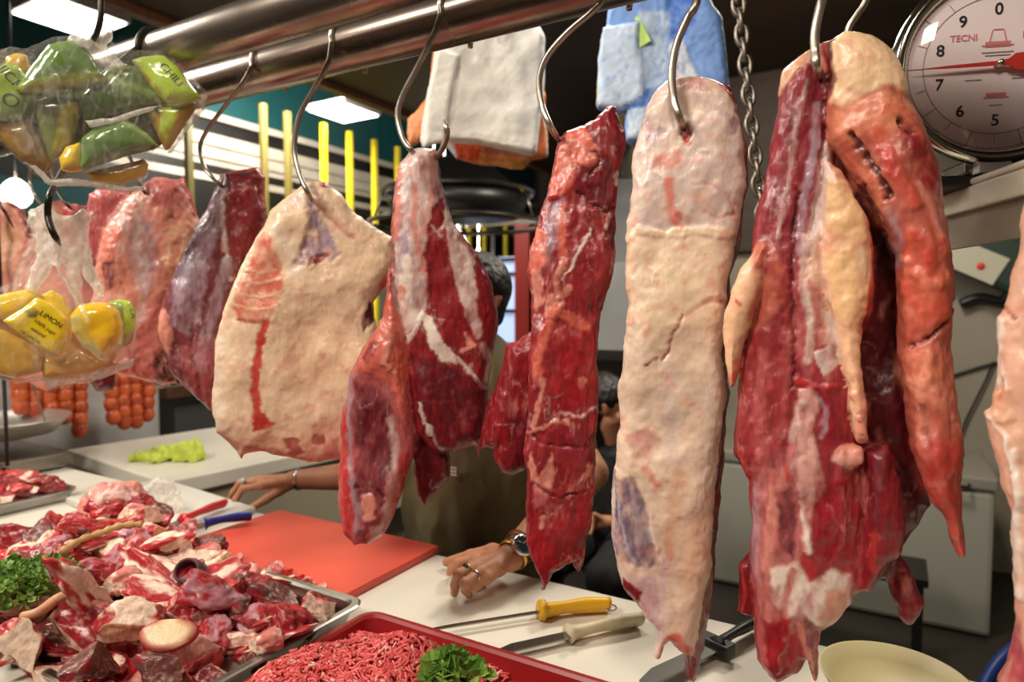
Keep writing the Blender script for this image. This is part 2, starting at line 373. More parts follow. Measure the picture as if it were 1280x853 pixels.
for (px, py, hint) in ((430, 141, 'small square ceiling light glowing above the yellow posts'), (88, 22, 'bright ceiling light behind the top of the green sachet bag')):
    p = PZ(px, py, 3.06); t = thing('ceiling_light', hint, 'light', (p.x, p.y, 3.06))
    MB().box((0, 0, .02), (.21, .21, .02), bev=.005).build('light_housing', WHITEP, t, smooth=False)
    MB().box((0, 0, -.004), (.19, .19, .006)).build('light_panel', LAMP, t, smooth=False); MB().tube([(0, 0, .03), (0, 0, .84)], .012, 8).build('hanging_rod', BLACK, t)
p = PX(20, 243, -3.9); t = thing('globe_lamp', 'round glowing lamp behind the left edge of the meat row', 'lamp', (p.x, p.y, p.z))
MB().lathe([(.001, -.07), (.04, -.06), (.065, -.03), (.072, 0), (.065, .03), (.04, .06), (.02, .075)], 24).build('globe', LAMP, t)
MB().tube([(0, 0, .07), (0, 0, 3.9-p.z)], .008, 8).build('pendant_rod', BLACK, t)
# bulbs glinting far behind
b0 = None
for k, (x, y) in enumerate([(556, 300), (580, 305), (572, 292), (598, 318), (543, 290)]):
    p = PY(x, y, 5.4)
    if b0 is None: b0 = MB().lathe([(.001, -.035), (.02, -.03), (.032, -.008), (.03, .015), (.012, .04), (.01, .06), (.004, .062), (.004, 2.2), (.001, 2.2)], 16).build('light_bulb', LAMP, loc=p); o = b0
    else: o = b0.copy(); COL.objects.link(o); o.location = p
    t_=MB().tube([(p.x, p.y, p.z+.05), (p.x, p.y, 3.9)], .004, 6) if 0 else None; tag(o, 'small glowing bulb in the dim hall between the hanging cuts', 'light bulb', 'bulbs far behind')
st('trim_11', STEEL, MB().box(PY(570, 283, 5.45), (1.0, .03, .03)))
# lit window with red column
p = PY(628, 375, 5.6); st('window_1', mat('lit_window', (170, 190, 225), .3, emit=(175, 195, 235), es=.75), MB().box(p, (.42, .02, .42)))
mb = MB(); p2 = PY(628, 343, 5.55)
for dz in (0, .14, -.36): mb.box((p2.x, p2.y, p2.z+dz), (.42, .02, .018))
mb.box((p2.x-.1, p2.y, p2.z-.1), (.02, .02, .5)); st('trim_12', BLACK, mb)
p = PY(657, 380, 5.0); st('column_1', REDP, MB().box((p.x, 5.0, 1.1), (.07, .07, 1.1)))
# exhaust hood on the back wall
t = thing('exhaust_hood', 'grey metal hood on the wall behind the long narrow red strip', 'hood', (PY(790, 300, 4.2).x, 4.1, 0))
mb = MB(); a = [(-.55, 1.25), (-.42, 1.18), (.4, 1.5), (.4, 2.35), (.1, 2.35), (-.55, 1.75)]
mb.prism([(y, z) for (y, z) in a], -.26, .26, M=Matrix(((0, 0, 1), (1, 0, 0), (0, 1, 0))).to_4x4()); mb.build('hood_body', mat('brushed_zinc', (176, 176, 178), .35, .5, var=.2, vscale=3), t, smooth=False)
MB().tube([(0, .2, 2.35), (0, .2, 3.9)], .14, 24).build('duct', STEEL, t)
# freezer on the dark floor
p1 = PZ(899, 731, 0); p2 = PZ(1238, 802, 0); yy = (p1.y+p2.y)/2
t = thing('chest_freezer', 'low white chest freezer on the dark floor behind the biggest cut', 'freezer', ((p1.x-.25+p2.x)/2, yy+.33, 0))
hw = (p2.x-p1.x+.25)/2
MB().box((0, 0, .34), (hw, .32, .33), bev=.02).build('freezer_body', mat('freezer_grey', (150, 147, 136), .5), t, smooth=False)
MB().box((0, 0, .705), (hw+.01, .33, .03), bev=.012).build('lid', mat('grey_lid', (128, 124, 114), .5), t, smooth=False)
mb = MB(); mb.tube([(hw-.1, -.34, .70), (hw-.1, -.36, .69), (hw-.24, -.36, .69), (hw-.24, -.34, .70)], .008, 8); mb.build('handle', STEEL, t)
# black stand in front of the freezer
p = PZ(1085, 770, .3); t = thing('metal_stand', 'low black metal stand on the floor before the white freezer', 'stand', (p.x-.1, p.y+.25, 0))
MB().box((0, 0, .42), (.3, .13, .015)).build('top', BLACK, t, smooth=False)
for sx in (-1, 1):
    for sy in (-1, 1): MB().box((sx*.27, sy*.11, .205), (.015, .015, .205)).build('leg', BLACK, t, smooth=False)
# wires on the back wall
mb = MB(); mb.tube(spline([PY(1190, 470, 4.53), PY(1215, 462, 4.53), PY(1240, 455, 4.53), PY(1262, 452, 4.53)], 6), .008, 6)
mb.tube(spline([PY(1242, 452, 4.52), PY(1230, 480, 4.52), PY(1210, 520, 4.52), PY(1200, 545, 4.52)], 6), .006, 6); tag(mb.build('wall_cable', BLACK), 'thin black cable running down the beige back wall at the right', 'cable')
mb = MB(); mb.tube(spline([PZ(1225, 870, .2), PZ(1240, 840, .25), PZ(1262, 815, .3), PZ(1300, 790, .35)], 8), .02, 12); tag(mb.build('hose', mat('blue_hose', (20, 45, 110), .4)), 'blue hose low at the right edge near the freezer', 'hose')
# round hanging rack seen between the cuts
c = PY(572, 240, 2.9); t = thing('hanging_rack', 'round two tier black rack with steel rims hanging behind the red leg cut', 'rack', (c.x, c.y, c.z))
R_ = .40
MB().lathe([(.02, .17), (.1, .17), (.2, .12), (.31, .02), (.34, .0), (.001, 0)], 48).build('dome', BLACK, t)
MB().lathe([(R_+.012*math.cos(a), -.01+.012*math.sin(a)) for a in [k*math.pi/4 for k in range(9)]], 48).build('upper_rim', STEEL, t)
MB().lathe([(.001, -.03), (R_-.02, -.03), (R_-.06, -.13), (.001, -.14)], 48).build('lower_pan', BLACK, t)
MB().lathe([(R_*1.15+.014*math.cos(a), -.17+.014*math.sin(a)) for a in [k*math.pi/4 for k in range(9)]], 48).build('lower_rim', STEEL, t)
for k in range(3): a = k*2.1; MB().tube([(R_*math.cos(a), R_*math.sin(a), -.01), (R_*1.15*math.cos(a), R_*1.15*math.sin(a), -.17)], .006, 6).build('strut', STEEL, t)
MB().tube([(0, 0, .16), (0, 0, 3.9-c.z)], .01, 8).build('hanger', BLACK, t)
# white cabinet at the left behind the sausages
Yr = PX(200, 520, -2.85).y
t = thing('tall_cabinet', 'plain pale cabinet behind the orange sausage strings', 'cabinet', (-3.1, (Yr+.55)/2, 0))
MB().box((0, 0, .72), (.25, (Yr-.55)/2, .72), bev=.01).build('carcass', mat('pale_laminate', (188, 186, 182), .5), t, smooth=False)
MB().box((.255, 0, .74), (.006, (Yr-.55)/2-.02, .66), bev=.003).build('door', mat('pale_laminate_door', (194, 192, 190), .5), t, smooth=False)
p = PY(225, 488, 2.0); MBx = MB().box((p.x-.2, p.y+.25, p.z), (.25, .35, .03), bev=.004); o = MBx.build('wooden_shelf', WOOD, smooth=False); tag(o, 'brown wooden shelf end beside the pale cabinet, beyond the white side counter', 'shelf')
mb = MB()
mb.box((p.x-.25, p.y+.3, (p.z-.03)/2), (.2, .3, (p.z-.03)/2)); o = mb.build('grey_cupboard', mat('dark_grey_panel', (86, 86, 88), .5), smooth=False); tag(o, 'dark grey cupboard under the brown wooden shelf', 'cupboard')
# ------------------------------------------------------------------ counters
WORK = mat('white_worktop', (226, 219, 204), .32, var=.06, vscale=5, bump=.03, bscale=25)
BEI = mat('beige_counter_side', (165, 155, 134), .5)
t = thing('meat_counter', 'long white worktop in the foreground carrying trays, red board and knives', 'counter', (-.95, .7, 0))
MB().box((0, 0, .955), (1.62, .395, .025), bev=.006).build('worktop', WORK, t, smooth=False)
MB().box((0, -.02, .47), (1.58, .35, .46)).build('counter_body', BLACK, t, smooth=False)
t = thing('side_counter', 'white side counter at the left, running away behind the worktop', 'counter', (-2.13, 1.98, 0), math.radians(-7))
MB().box((0, 0, .955), (.37, .80, .025), bev=.006).build('worktop', WORK, t, smooth=False)
MB().box((0, 0, .80), (.355, .785, .13)).build('apron', BEI, t, smooth=False)
MB().box((-.05, 0, .33), (.29, .76, .33)).build('base_cabinet', mat('grey_cabinet', (150, 146, 138), .5), t, smooth=False)
CT = .98
# steel tray
def tray(name, label, cat, x0, x1, y0, y1, z, hgt, lip, m, rz=0, group=None):
    cx, cy = (x0+x1)/2, (y0+y1)/2; t = thing(name, label, cat, (cx, cy, z), rz, group)
    def ring(w, d, r, zz, n=6):
        out = []
        for (sx, sy, a0) in ((1, 1, 0), (-1, 1, 90), (-1, -1, 180), (1, -1, 270)):
            for k in range(n+1):
                a = math.radians(a0+90*k/n); out.append(Vector((sx*(w-r)+r*math.cos(a), sy*(d-r)+r*math.sin(a), zz)))
        return out
    w, d = (x1-x0)/2, (y1-y0)/2; s = hgt*.3; th = .0022
    prof = [(w-s-.0-lip, d-s-lip, .015, 0.002), (w-lip-.002, d-lip-.002, .022, hgt-.004), (w-lip+.002, d-lip+.002, .024, hgt), (w-.003, d-.003, .028, hgt), (w, d, .03, hgt-.002), (w-.001, d-.001, .03, hgt-.006),
            (w-lip+.004, d-lip+.004, .026, hgt-.005), (w-s-lip+.003, d-s-lip+.003, .017, -.0018)]
    rings = [ring(*p[:3], p[3]+.002) for p in prof]; n = len(rings[0]); vs = [v for r in rings for v in r]
    fs = [(i*n+k, i*n+(k+1) % n, (i+1)*n+(k+1) % n, (i+1)*n+k) for i in range(len(rings)-1) for k in range(n)]
    fs += [tuple(range(n)), tuple((len(rings)-1)*n+k for k in range(n))[::-1]]
    for i in range(len(rings)): pass
    MB().add(vs, fs).build('tray_shell', m, t, smooth=False); return t
TRAYM = mat('worn_steel_tray', (176, 172, 166), .3, 1, var=.2, vscale=12)
tray('steel_tray', 'big steel tray heaped with beef chunks on the white worktop', 'tray', -1.46, -.737, .415, .795, CT+.001, .036, .014, TRAYM)
REDT = mat('red_plastic_tray', (142, 20, 22), .35, var=.1, vscale=6)
tray('mince_tray', 'red plastic tray holding the mound of minced meat', 'tray', -.725, -.05, .36, .785, CT+.001, .03, .012, REDT)
tray('steel_tray', 'smaller steel tray of sliced red meat at the left edge', 'tray', -2.36, -1.89, .70, .93, CT+.001, .03, .012, TRAYM)
o = MB().box((0, 0, .009), (.245, .148, .008), bev=.004).build('cutting_board', mat('red_cutting_board', (222, 84, 66), .42, var=.12, vscale=7, bump=.08, bscale=60), loc=(-1.067, .953, CT), smooth=False)
tag(o, 'red plastic cutting board at the far edge of the white worktop', 'cutting board')
o = MB().box((0, 0, .009), (.24, .125, .008), bev=.004).build('cutting_board', mat('white_cutting_board', (214, 210, 200), .4, var=.08, vscale=8), loc=(-1.63, .985, CT), rot=(0, 0, math.radians(-6)), smooth=False)
tag(o, 'white plastic cutting board under the red and blue handled knives', 'cutting board')
# knives
def knife(label, hb, he, tip, z, hm, width=.026, bladew=.03, bolster=True, steel=STEEL, flat=.55):
    a = PZ(*hb, z); b = PZ(*he, z); c = PZ(*tip, z-.004); t = thing('knife', label, 'knife', a, math.atan2((a-b).y, (a-b).x)); L = (a-b).length
    B = (Vector(c)-Vector(a)); ang = math.atan2(B.y, B.x)-t.rotation_euler.z; bl = B.length
    mb = MB(); N = 14; pts = []; rr = []
    for k in range(N+1):
        s = k/N; pts.append((-L*s, 0, 0.004*math.sin(s*3))); rr.append(width/2*(.82+.22*math.cos(s*9)*(.4)+.25*max(0, s-.8)*3+(.5 if s < .06 else 0)))
    mb.tube(pts, rr, 14, flat=flat); mb.build('handle', hm, t)
    M = Matrix.Rotation(ang, 4, 'Z'); bw = bladew
    P = [(0, -.35*bw), (bl*.7, -.4*bw), (bl*.9, -.1*bw), (bl, .38*bw), (bl*.6, .45*bw), (0, .4*bw)]
    MB().prism(P, -.0012, .0012, M).build('blade', steel, t, smooth=False)
    return t
YH = mat('yellow_plastic', (224, 170, 22), .38); CH = mat('worn_cream_plastic', (212, 198, 166), .5, var=.2, vscale=40); BLH = mat('blue_plastic', (30, 60, 160), .4); RH = mat('red_plastic', (200, 28, 34), .4); BKP = mat('black_plastic', (26, 25, 25), .45)
t = knife('steel rod knife with a bright yellow handle, lying on the white worktop', (676, 765), (760, 757), (520, 793), CT+.014, YH, .046, .010)
MB().tube([(-.006, 0, .002), (.004, 0, .002)], .025, 18, flat=.62).build('guard', YH, t)
r_ = [Vector((-.118+.012*math.cos(a), .004+.012*math.sin(a), -.002)) for a in [k*math.pi/8 for k in range(17)]]
MB().tube(r_, .0013, 6).build('hanging_ring', STEEL, t)
knife('knife with a worn cream handle beside the yellow handled one', (710, 794), (800, 775), (612, 820), CT+.014, CH, .040, .026)
knife('knife with a red handle on the white board by the left hand', (228, 651), (280, 630), (150, 690), CT+.034, RH, .034, .028)
knife('knife with a blue handle on the white board, next to the red one', (256, 655), (314, 646), (196, 678), CT+.034, BLH, .034, .028)
t = knife('large knife with a black handle at the foot of the long pale cut', (893, 808), (948, 778), (790, 862), CT+.018, BKP, .034, .034, steel=mat('dull_steel', (120, 118, 114), .35, 1))
MB().box((-.004, 0, 0), (.012, .026, .010), bev=.003).build('bolster', BKP, t, smooth=False)
# cream bowl
c = PZ(1117, 876, CT); t = MB().lathe([(.001, .003), (.045, .003), (.075, .018), (.088, .034), (.091, .034), (.079, .014), (.048, -.001+.002), (.001, 0)], 56).build('plastic_bowl', mat('cream_plastic', (226, 212, 160), .45), loc=(c.x, c.y, CT)); tag(t, 'shallow cream plastic bowl at the right end of the worktop', 'bowl')
# weighing pan at the left
c = PY(-8, 524, .98); t = thing('weighing_pan', 'round steel weighing pan hanging from a thin rod at the left', 'pan', c)
MB().lathe([(.001, -.062), (.09, -.06), (.16, -.045), (.2, -.01), (.207, .0), (.211, .002), (.207, -.004), (.165, -.05), (.09, -.065), (.001, -.067)], 56).build('pan', mat('satin_pan_steel', (206, 200, 190), .38, .75), t)
for a in (.3, 2.4, 4.5): MB().tube([(.205*math.cos(a), .205*math.sin(a), 0), (0, 0, .55)], .003, 8).build('rod', STEEL, t)
q = PY(6, 500, .8); MB().tube([(q.x-c.x, q.y-c.y, -.05), (q.x-c.x, q.y-c.y, .9)], .005, 8).build('support_rod', BLACK, t)
t = thing('scale_base', 'low steel scale housing on the worktop under the hanging pan', 'scale', (-2.42, .98, CT))
MB().box((0, 0, .028), (.12, .13, .022), bev=.006).build('housing', STEEL, t, smooth=False); MB().box((0, 0, .058), (.16, .10, .006), bev=.003).build('platform', STEEL, t, smooth=False)
for sx in (-1, 1):
    for sy in (-1, 1): MB().tube([(sx*.09, sy*.1, 0), (sx*.09, sy*.1, .01)], .012, 10).build('foot', BKP, t)
# ------------------------------------------------------------------ hanging rails and meat
def rail(name, label, y, z):
    m = MB(); m.tube([(-4.2, y, z), (1.6, y, z)], .0365, 40); o = m.build(name, TUBE); return tag(o, label, 'rail')
rail('hanging_rail', 'polished steel tube, nearer and upper of the two long meat rails', .70, 1.937)
rail('hanging_rail', 'polished steel tube, farther and lower of the two, carrying the meat hooks', .82, 1.925)
def hook(label, pts, Y, r=.0042, m=None, group=None, top=True, extra=None, railY=.82, railz=1.925):
    """pts: the visible shank in pixels, (x, y) or (x, y, Y); the head goes over the rail"""
    w = [PY(p[0], p[1], p[2] if len(p) > 2 else Y) for p in pts]
    head = []
    if top:
        x0 = w[0].x; R = .0365+r
        for k in range(9):
            t = math.radians(-25+k*25); head.append(Vector((x0, railY+R*math.cos(t), railz+R*math.sin(t))))
        head[0].z -= .012
    path = spline(head, 3)+spline(w, 10) if head else spline(w, 10)
    mb = MB(); n = len(path); rr = [r]*n
    for k in range(1, 7): rr[-k] = r*(.25+.12*k)
    mb.tube(path, rr, 12); o = mb.build('meat_hook', m or HOOK); return tag(o, label, 'hook', group)
HB = .775
hook('bright steel S hook holding the large fat slab', [(415, 52, .782), (409, 82), (392, 112), (374, 146), (368, 184), (373, 213), (384, 240), (391, 252, .80)], .765)
hook('thin steel S hook holding the dark purple shank left of the fat slab', [(315, 82, .782), (303, 104), (281, 133), (259, 163), (250, 185), (256, 210), (270, 226), (278, 234, .80)], .765, .0036)
hook('steel S hook holding the split leg cut, its bright tip curling out at right', [(551, 18, .782), (541, 46), (521, 85), (503, 120), (497, 146), (503, 172), (514, 188), (526, 196, .79), (540, 200, .80), (553, 186, .79), (559, 166), (555, 150)], .765)
hook('steel S hook holding the long narrow strip of red meat', [(760, -30, .782), (752, 0), (738, 16), (708, 42), (683, 72), (674, 100), (677, 130), (688, 158), (700, 178, .80)], .765)
hook('steel S hook holding the long pale fat-covered cut', [(880, -40, .782), (870, 5), (860, 22), (846, 55), (840, 90), (842, 122), (850, 148), (858, 166, .80)], .765, .0046)
hook('bright steel S hook at the top of the biggest red cut', [(1045, -60, .78), (1034, -20), (1025, 10), (1019, 40), (1019, 62), (1022, 85), (1027, 100, .80)], .75, .0046)
hook('straight bright hook tip rising behind the fat cap of the biggest red cut', [(1095, -40, .80), (1083, 0), (1072, 18), (1062, 33), (1056, 52)], .80, .0032)
hook('dark steel hook disappearing behind the pink neck cut at the left', [(150, 150, .782), (156, 180, .775), (168, 210), (176, 232), (184, 246, .79)], .77, .0036, DARKHOOK)
hook('dark steel hook holding the small dark red offcut at the left', [(60, 160, .782), (62, 200), (70, 236), (82, 254), (90, 262, .79)], .77, .0036, DARKHOOK)
hook('pale steel hook above the smooth pink cut at the left edge', [(32, 172, .782), (38, 205), (37, 228), (44, 246), (52, 256, .81)], .78, .0036)
hook('dark hook entering the smooth pink cut at the frame edge', [(-30, 180, .782), (-22, 230), (-10, 246), (4, 262), (17, 285, .81)], .77, .0036, DARKHOOK)

# --- M3 big fat slab
hanging_meat('beef_flank_slab', 'broad slab of meat covered in pale cream fat with a coral stripe, on a hook', (388, 245), .80, [
  ([(392,227),(407,228),(427,244),(447,269),(471,286),(493,297),(497,330),(484,357),(469,377),(468,398),(474,420),(476,470),(470,520),(450,560),(422,576),(388,579),(358,573),(329,564),(306,568),(303,574),(296,562),(289,557),(269.5,542),(265.6,520),(267,475),(269.5,426),(279,387),(289,362),(309,318),(328,283),(338,264),(358,244),(380,230)], .028, .04, 0, CRM, 0)],
  [('p', [(323,300),(338,290),(344,312),(352,330),(354,362),(346,385),(334,410),(324,400),(300,404),(293,390),(297,362),(308,336)], T(222,116,92), 7, .85, 0, 0),
   ('s', [(298,368),(325,372),(352,366)], PEA, 3, .8, 0, .001, 2), ('s', [(296,382),(325,388),(350,380)], PEA, 3, .8, 0, .001, 2), ('s', [(304,352),(328,356),(352,350)], PEA, 3, .8, 0, .001, 2.0), ('s', [(310,338),(326,342),(346,338)], PEA, 3, .7, 0, .001, 1.5),
   ('s', [(296,400),(322,402),(340,398)], RED, 3, .6, 0, -.001, 2),
   ('s', [(334,404),(326,430),(322,460),(321,490),(324,515),(334,525)], T(206,76,62), 4, 1, .2, -.001, 5), ('p', [(316,512),(326,518),(346,526),(340,532),(318,536)], T(200,62,54), 4, 1, .3, -.001),
   ('p', [(384,250),(396,262),(412,290),(424,320),(416,328),(395,322),(372,336),(366,330),(378,306),(386,284)], LIL, 8, .85, .2, -.004),
   ('p', [(396,318),(412,318),(404,328),(384,334),(386,326)], RED, 4, .8, .3, -.003),
   ('p', [(366,244),(385,232),(402,236),(380,256),(356,272),(345,272)], SIL, 10, .5, 0, 0),
   ('s', [(400,262),(420,284),(440,300)], ROSE, 5, .5, 0, -.001, 3), ('p', [(394,228),(410,229),(416,237),(400,236)], RED, 3, .8, .3, 0),
   ('p', [(355,546),(372,545),(378,568),(362,570)], RED, 5, 1, .3, -.002), ('p', [(390,540),(404,542),(408,552),(392,552)], RED, 4, 1, .2, -.001), ('p', [(404,550),(425,540),(425,580),(400,578)], T(170,60,62), 8, .9, .2, 0),
   ('s', [(272,540),(300,556),(340,564),(380,574),(420,574)], ROSE, 8, .75, .2, 0, 5), ('p', [(296,560),(307,566),(304,578),(292,566)], PNK, 3, .9, 0, 0),
   ('p', [(462,378),(478,372),(470,400),(456,414),(452,400)], DEEP, 4, .9, 1, -.004), ('s', [(500,300),(490,345),(474,362)], COR, 6, .8, .3, 0, 7), ('p', [(330,560),(420,520),(440,580),(340,580)], PNK, 30, .5, 0, 0),
   ('s', [(280,420),(272,480),(280,530)], WHT, 12, .5, 0, 0, 6), ('p', [(360,420),(440,400),(440,470),(380,490)], PEA, 25, .35, 0, 0),
   ('s', [(345,290),(360,310),(370,345)], WHT, 10, .5, 0, 0, 8)], CRM, h=.0024, seed=3, lump=.0026, ls=42, alpha=0)
# --- M2 dark shank
hanging_meat('beef_shank', 'narrow purple-red shank with a silvery sheath, between two paler cuts', (278, 240), .80, [
  ([(275,216),(288,213),(321,210),(331,223),(333,262),(332,300),(320,330),(308,360),(300,400),(292,450),(284,500),(275,516),(262,512),(250,500),(230,482),(212,462),(201,423),(200,396),(207,372),(219,337),(239,301),(255,265),(268,236)], .034, .035, 0, PUR, 1)],
  [('p', [(270,236),(280,236),(276,280),(262,330),(250,400),(236,420),(216,405),(218,345),(240,302)], LIL, 8, .7, .8, 0),
   ('s', [(279,240),(278,280),(284,320),(288,350)], SIL, 4, .8, .3, .002, 3), ('s', [(284,330),(276,360),(258,420),(250,460)], LIL, 6, .7, .6, .002, 7),
   ('p', [(286,222),(326,218),(330,262),(322,300),(300,338),(288,320),(282,270)], RED, 5, .85, 1, -.002),
   ('s', [(284,216),(320,212),(330,225),(331,260)], ROSE, 4, .8, .4, .002, 4), ('s', [(296,240),(318,238),(320,260)], ROSE, 3, .5, .5, .001, 1.5),
   ('p', [(204,385),(214,395),(218,425),(210,445),(201,430),(199,400)], PNK, 5, .85, 0, .002), ('p', [(225,420),(290,430),(280,515),(235,490)], ROSE, 18, .45, .7, 0),
   ('s', [(236,330),(228,370)], LILW, 6, .7, .3, 0, 5), ('s', [(242,400),(240,440),(250,480)], DEEP, 4, .6, 1, -.003, 2), ('s', [(262,360),(256,400),(262,440)], DEEP, 4, .5, 1, -.003, 2)], PUR, h=.0028, seed=5)
# --- M1 neck cut
hanging_meat('beef_neck_cut', 'rough pink and white neck cut behind the yellow juice bag', (184, 246), .80, [
  ([(181,228),(192,221),(231,223),(236,240),(245,267),(252,285),(244,320),(228,352),(212,400),(214,450),(222,478),(205,482),(192,478),(160,472),(130,468),(114,440),(112,390),(116,340),(124,300),(138,270),(152,250),(168,236)], .036, .04, 0, PNK, .3),
  ([(110,245),(122,236),(160,234),(166,262),(150,300),(130,330),(108,340),(104,290)], .028, .025, -.03, ROSE, 1),
  ([(188,440),(226,450),(232,480),(200,486),(180,470)], .03, .03, -.03, DARK, 1)],
  [('p', [(178,236),(186,224),(230,222),(236,246),(215,262),(190,262)], ROSE, 8, .8, .5, 0), ('s', [(228,224),(236,240),(246,268)], BRT, 6, .8, .8, 0, 5),
   ('p', [(128,290),(150,280),(162,300),(150,325),(130,325)], COR, 8, .6, .4, 0), ('p', [(128,330),(145,325),(146,360),(130,366)], PUR, 5, .9, 1, -.003),
   ('p', [(168,270),(192,280),(196,330),(180,380),(166,340),(160,300)], LILW, 16, .55, .2, 0), ('p', [(205,290),(240,275),(236,310),(216,350),(205,330)], PEA, 10, .8, 0, .001),
   ('s', [(222,300),(214,335)], ORG, 6, .6, 0, 0, 5), ('p', [(150,390),(205,380),(205,470),(150,470)], ROSE, 24, .6, .6, 0), ('p', [(190,440),(215,430),(225,478),(195,480)], DARK, 12, .85, 1, -.002),
   ('s', [(176,250),(172,300),(180,340),(176,400)], WHT, 8, .4, 0, .001, 6), ('s', [(150,262),(158,290),(150,320)], SIL, 6, .5, .2, 0, 5)], PNK, h=.003, seed=8, lump=.006, alpha=.3)
# --- left pieces
hanging_meat('beef_brisket_piece', 'large smooth pale pink cut at the left edge of the photo, behind the lemon bag', (20, 262), .86, [
  ([(-60,270),(-20,258),(10,252),(30,262),(38,282),(52,256),(78,250),(100,262),(104,300),(100,360),(84,420),(80,470),(58,490),(20,470),(-40,480),(-70,380)], .035, .04, 0, PNK, 0)],
  [('s', [(16,256),(26,262),(33,278),(36,296)], DEEP, 5, .8, 1, -.003, 5), ('s', [(36,300),(22,340),(4,370)], ROSE, 3, .5, .2, -.006, 3), ('p', [(-60,280),(30,285),(20,340),(-50,360)], PEA, 14, .7, 0, 0), ('s', [(60,262),(40,310),(14,362)], WHT, 8, .5, 0, .002, 6), ('p', [(52,470),(68,470),(62,492)], RED, 3, .9, 1, 0)], PNK, h=.004, seed=11, alpha=0)
hanging_meat('beef_offcut', 'small dark red offcut on a dark hook, left of the pink neck cut', (86, 262), .80, [
  ([(78,262),(92,256),(120,258),(128,290),(124,340),(132,400),(146,460),(142,488),(120,490),(104,470),(96,400),(88,330),(80,300)], .026, .025, 0, ROSE, 1)],
  [('p', [(96,258),(118,260),(116,288),(98,290)], PUR, 4, .9, 1, 0), ('p', [(78,264),(94,268),(90,290),(80,296)], BRT, 6, .8, 1, 0), ('p', [(100,440),(150,440),(146,492),(110,492)], DEEP, 8, 1, 1, 0)], ROSE, h=.003, seed=12)
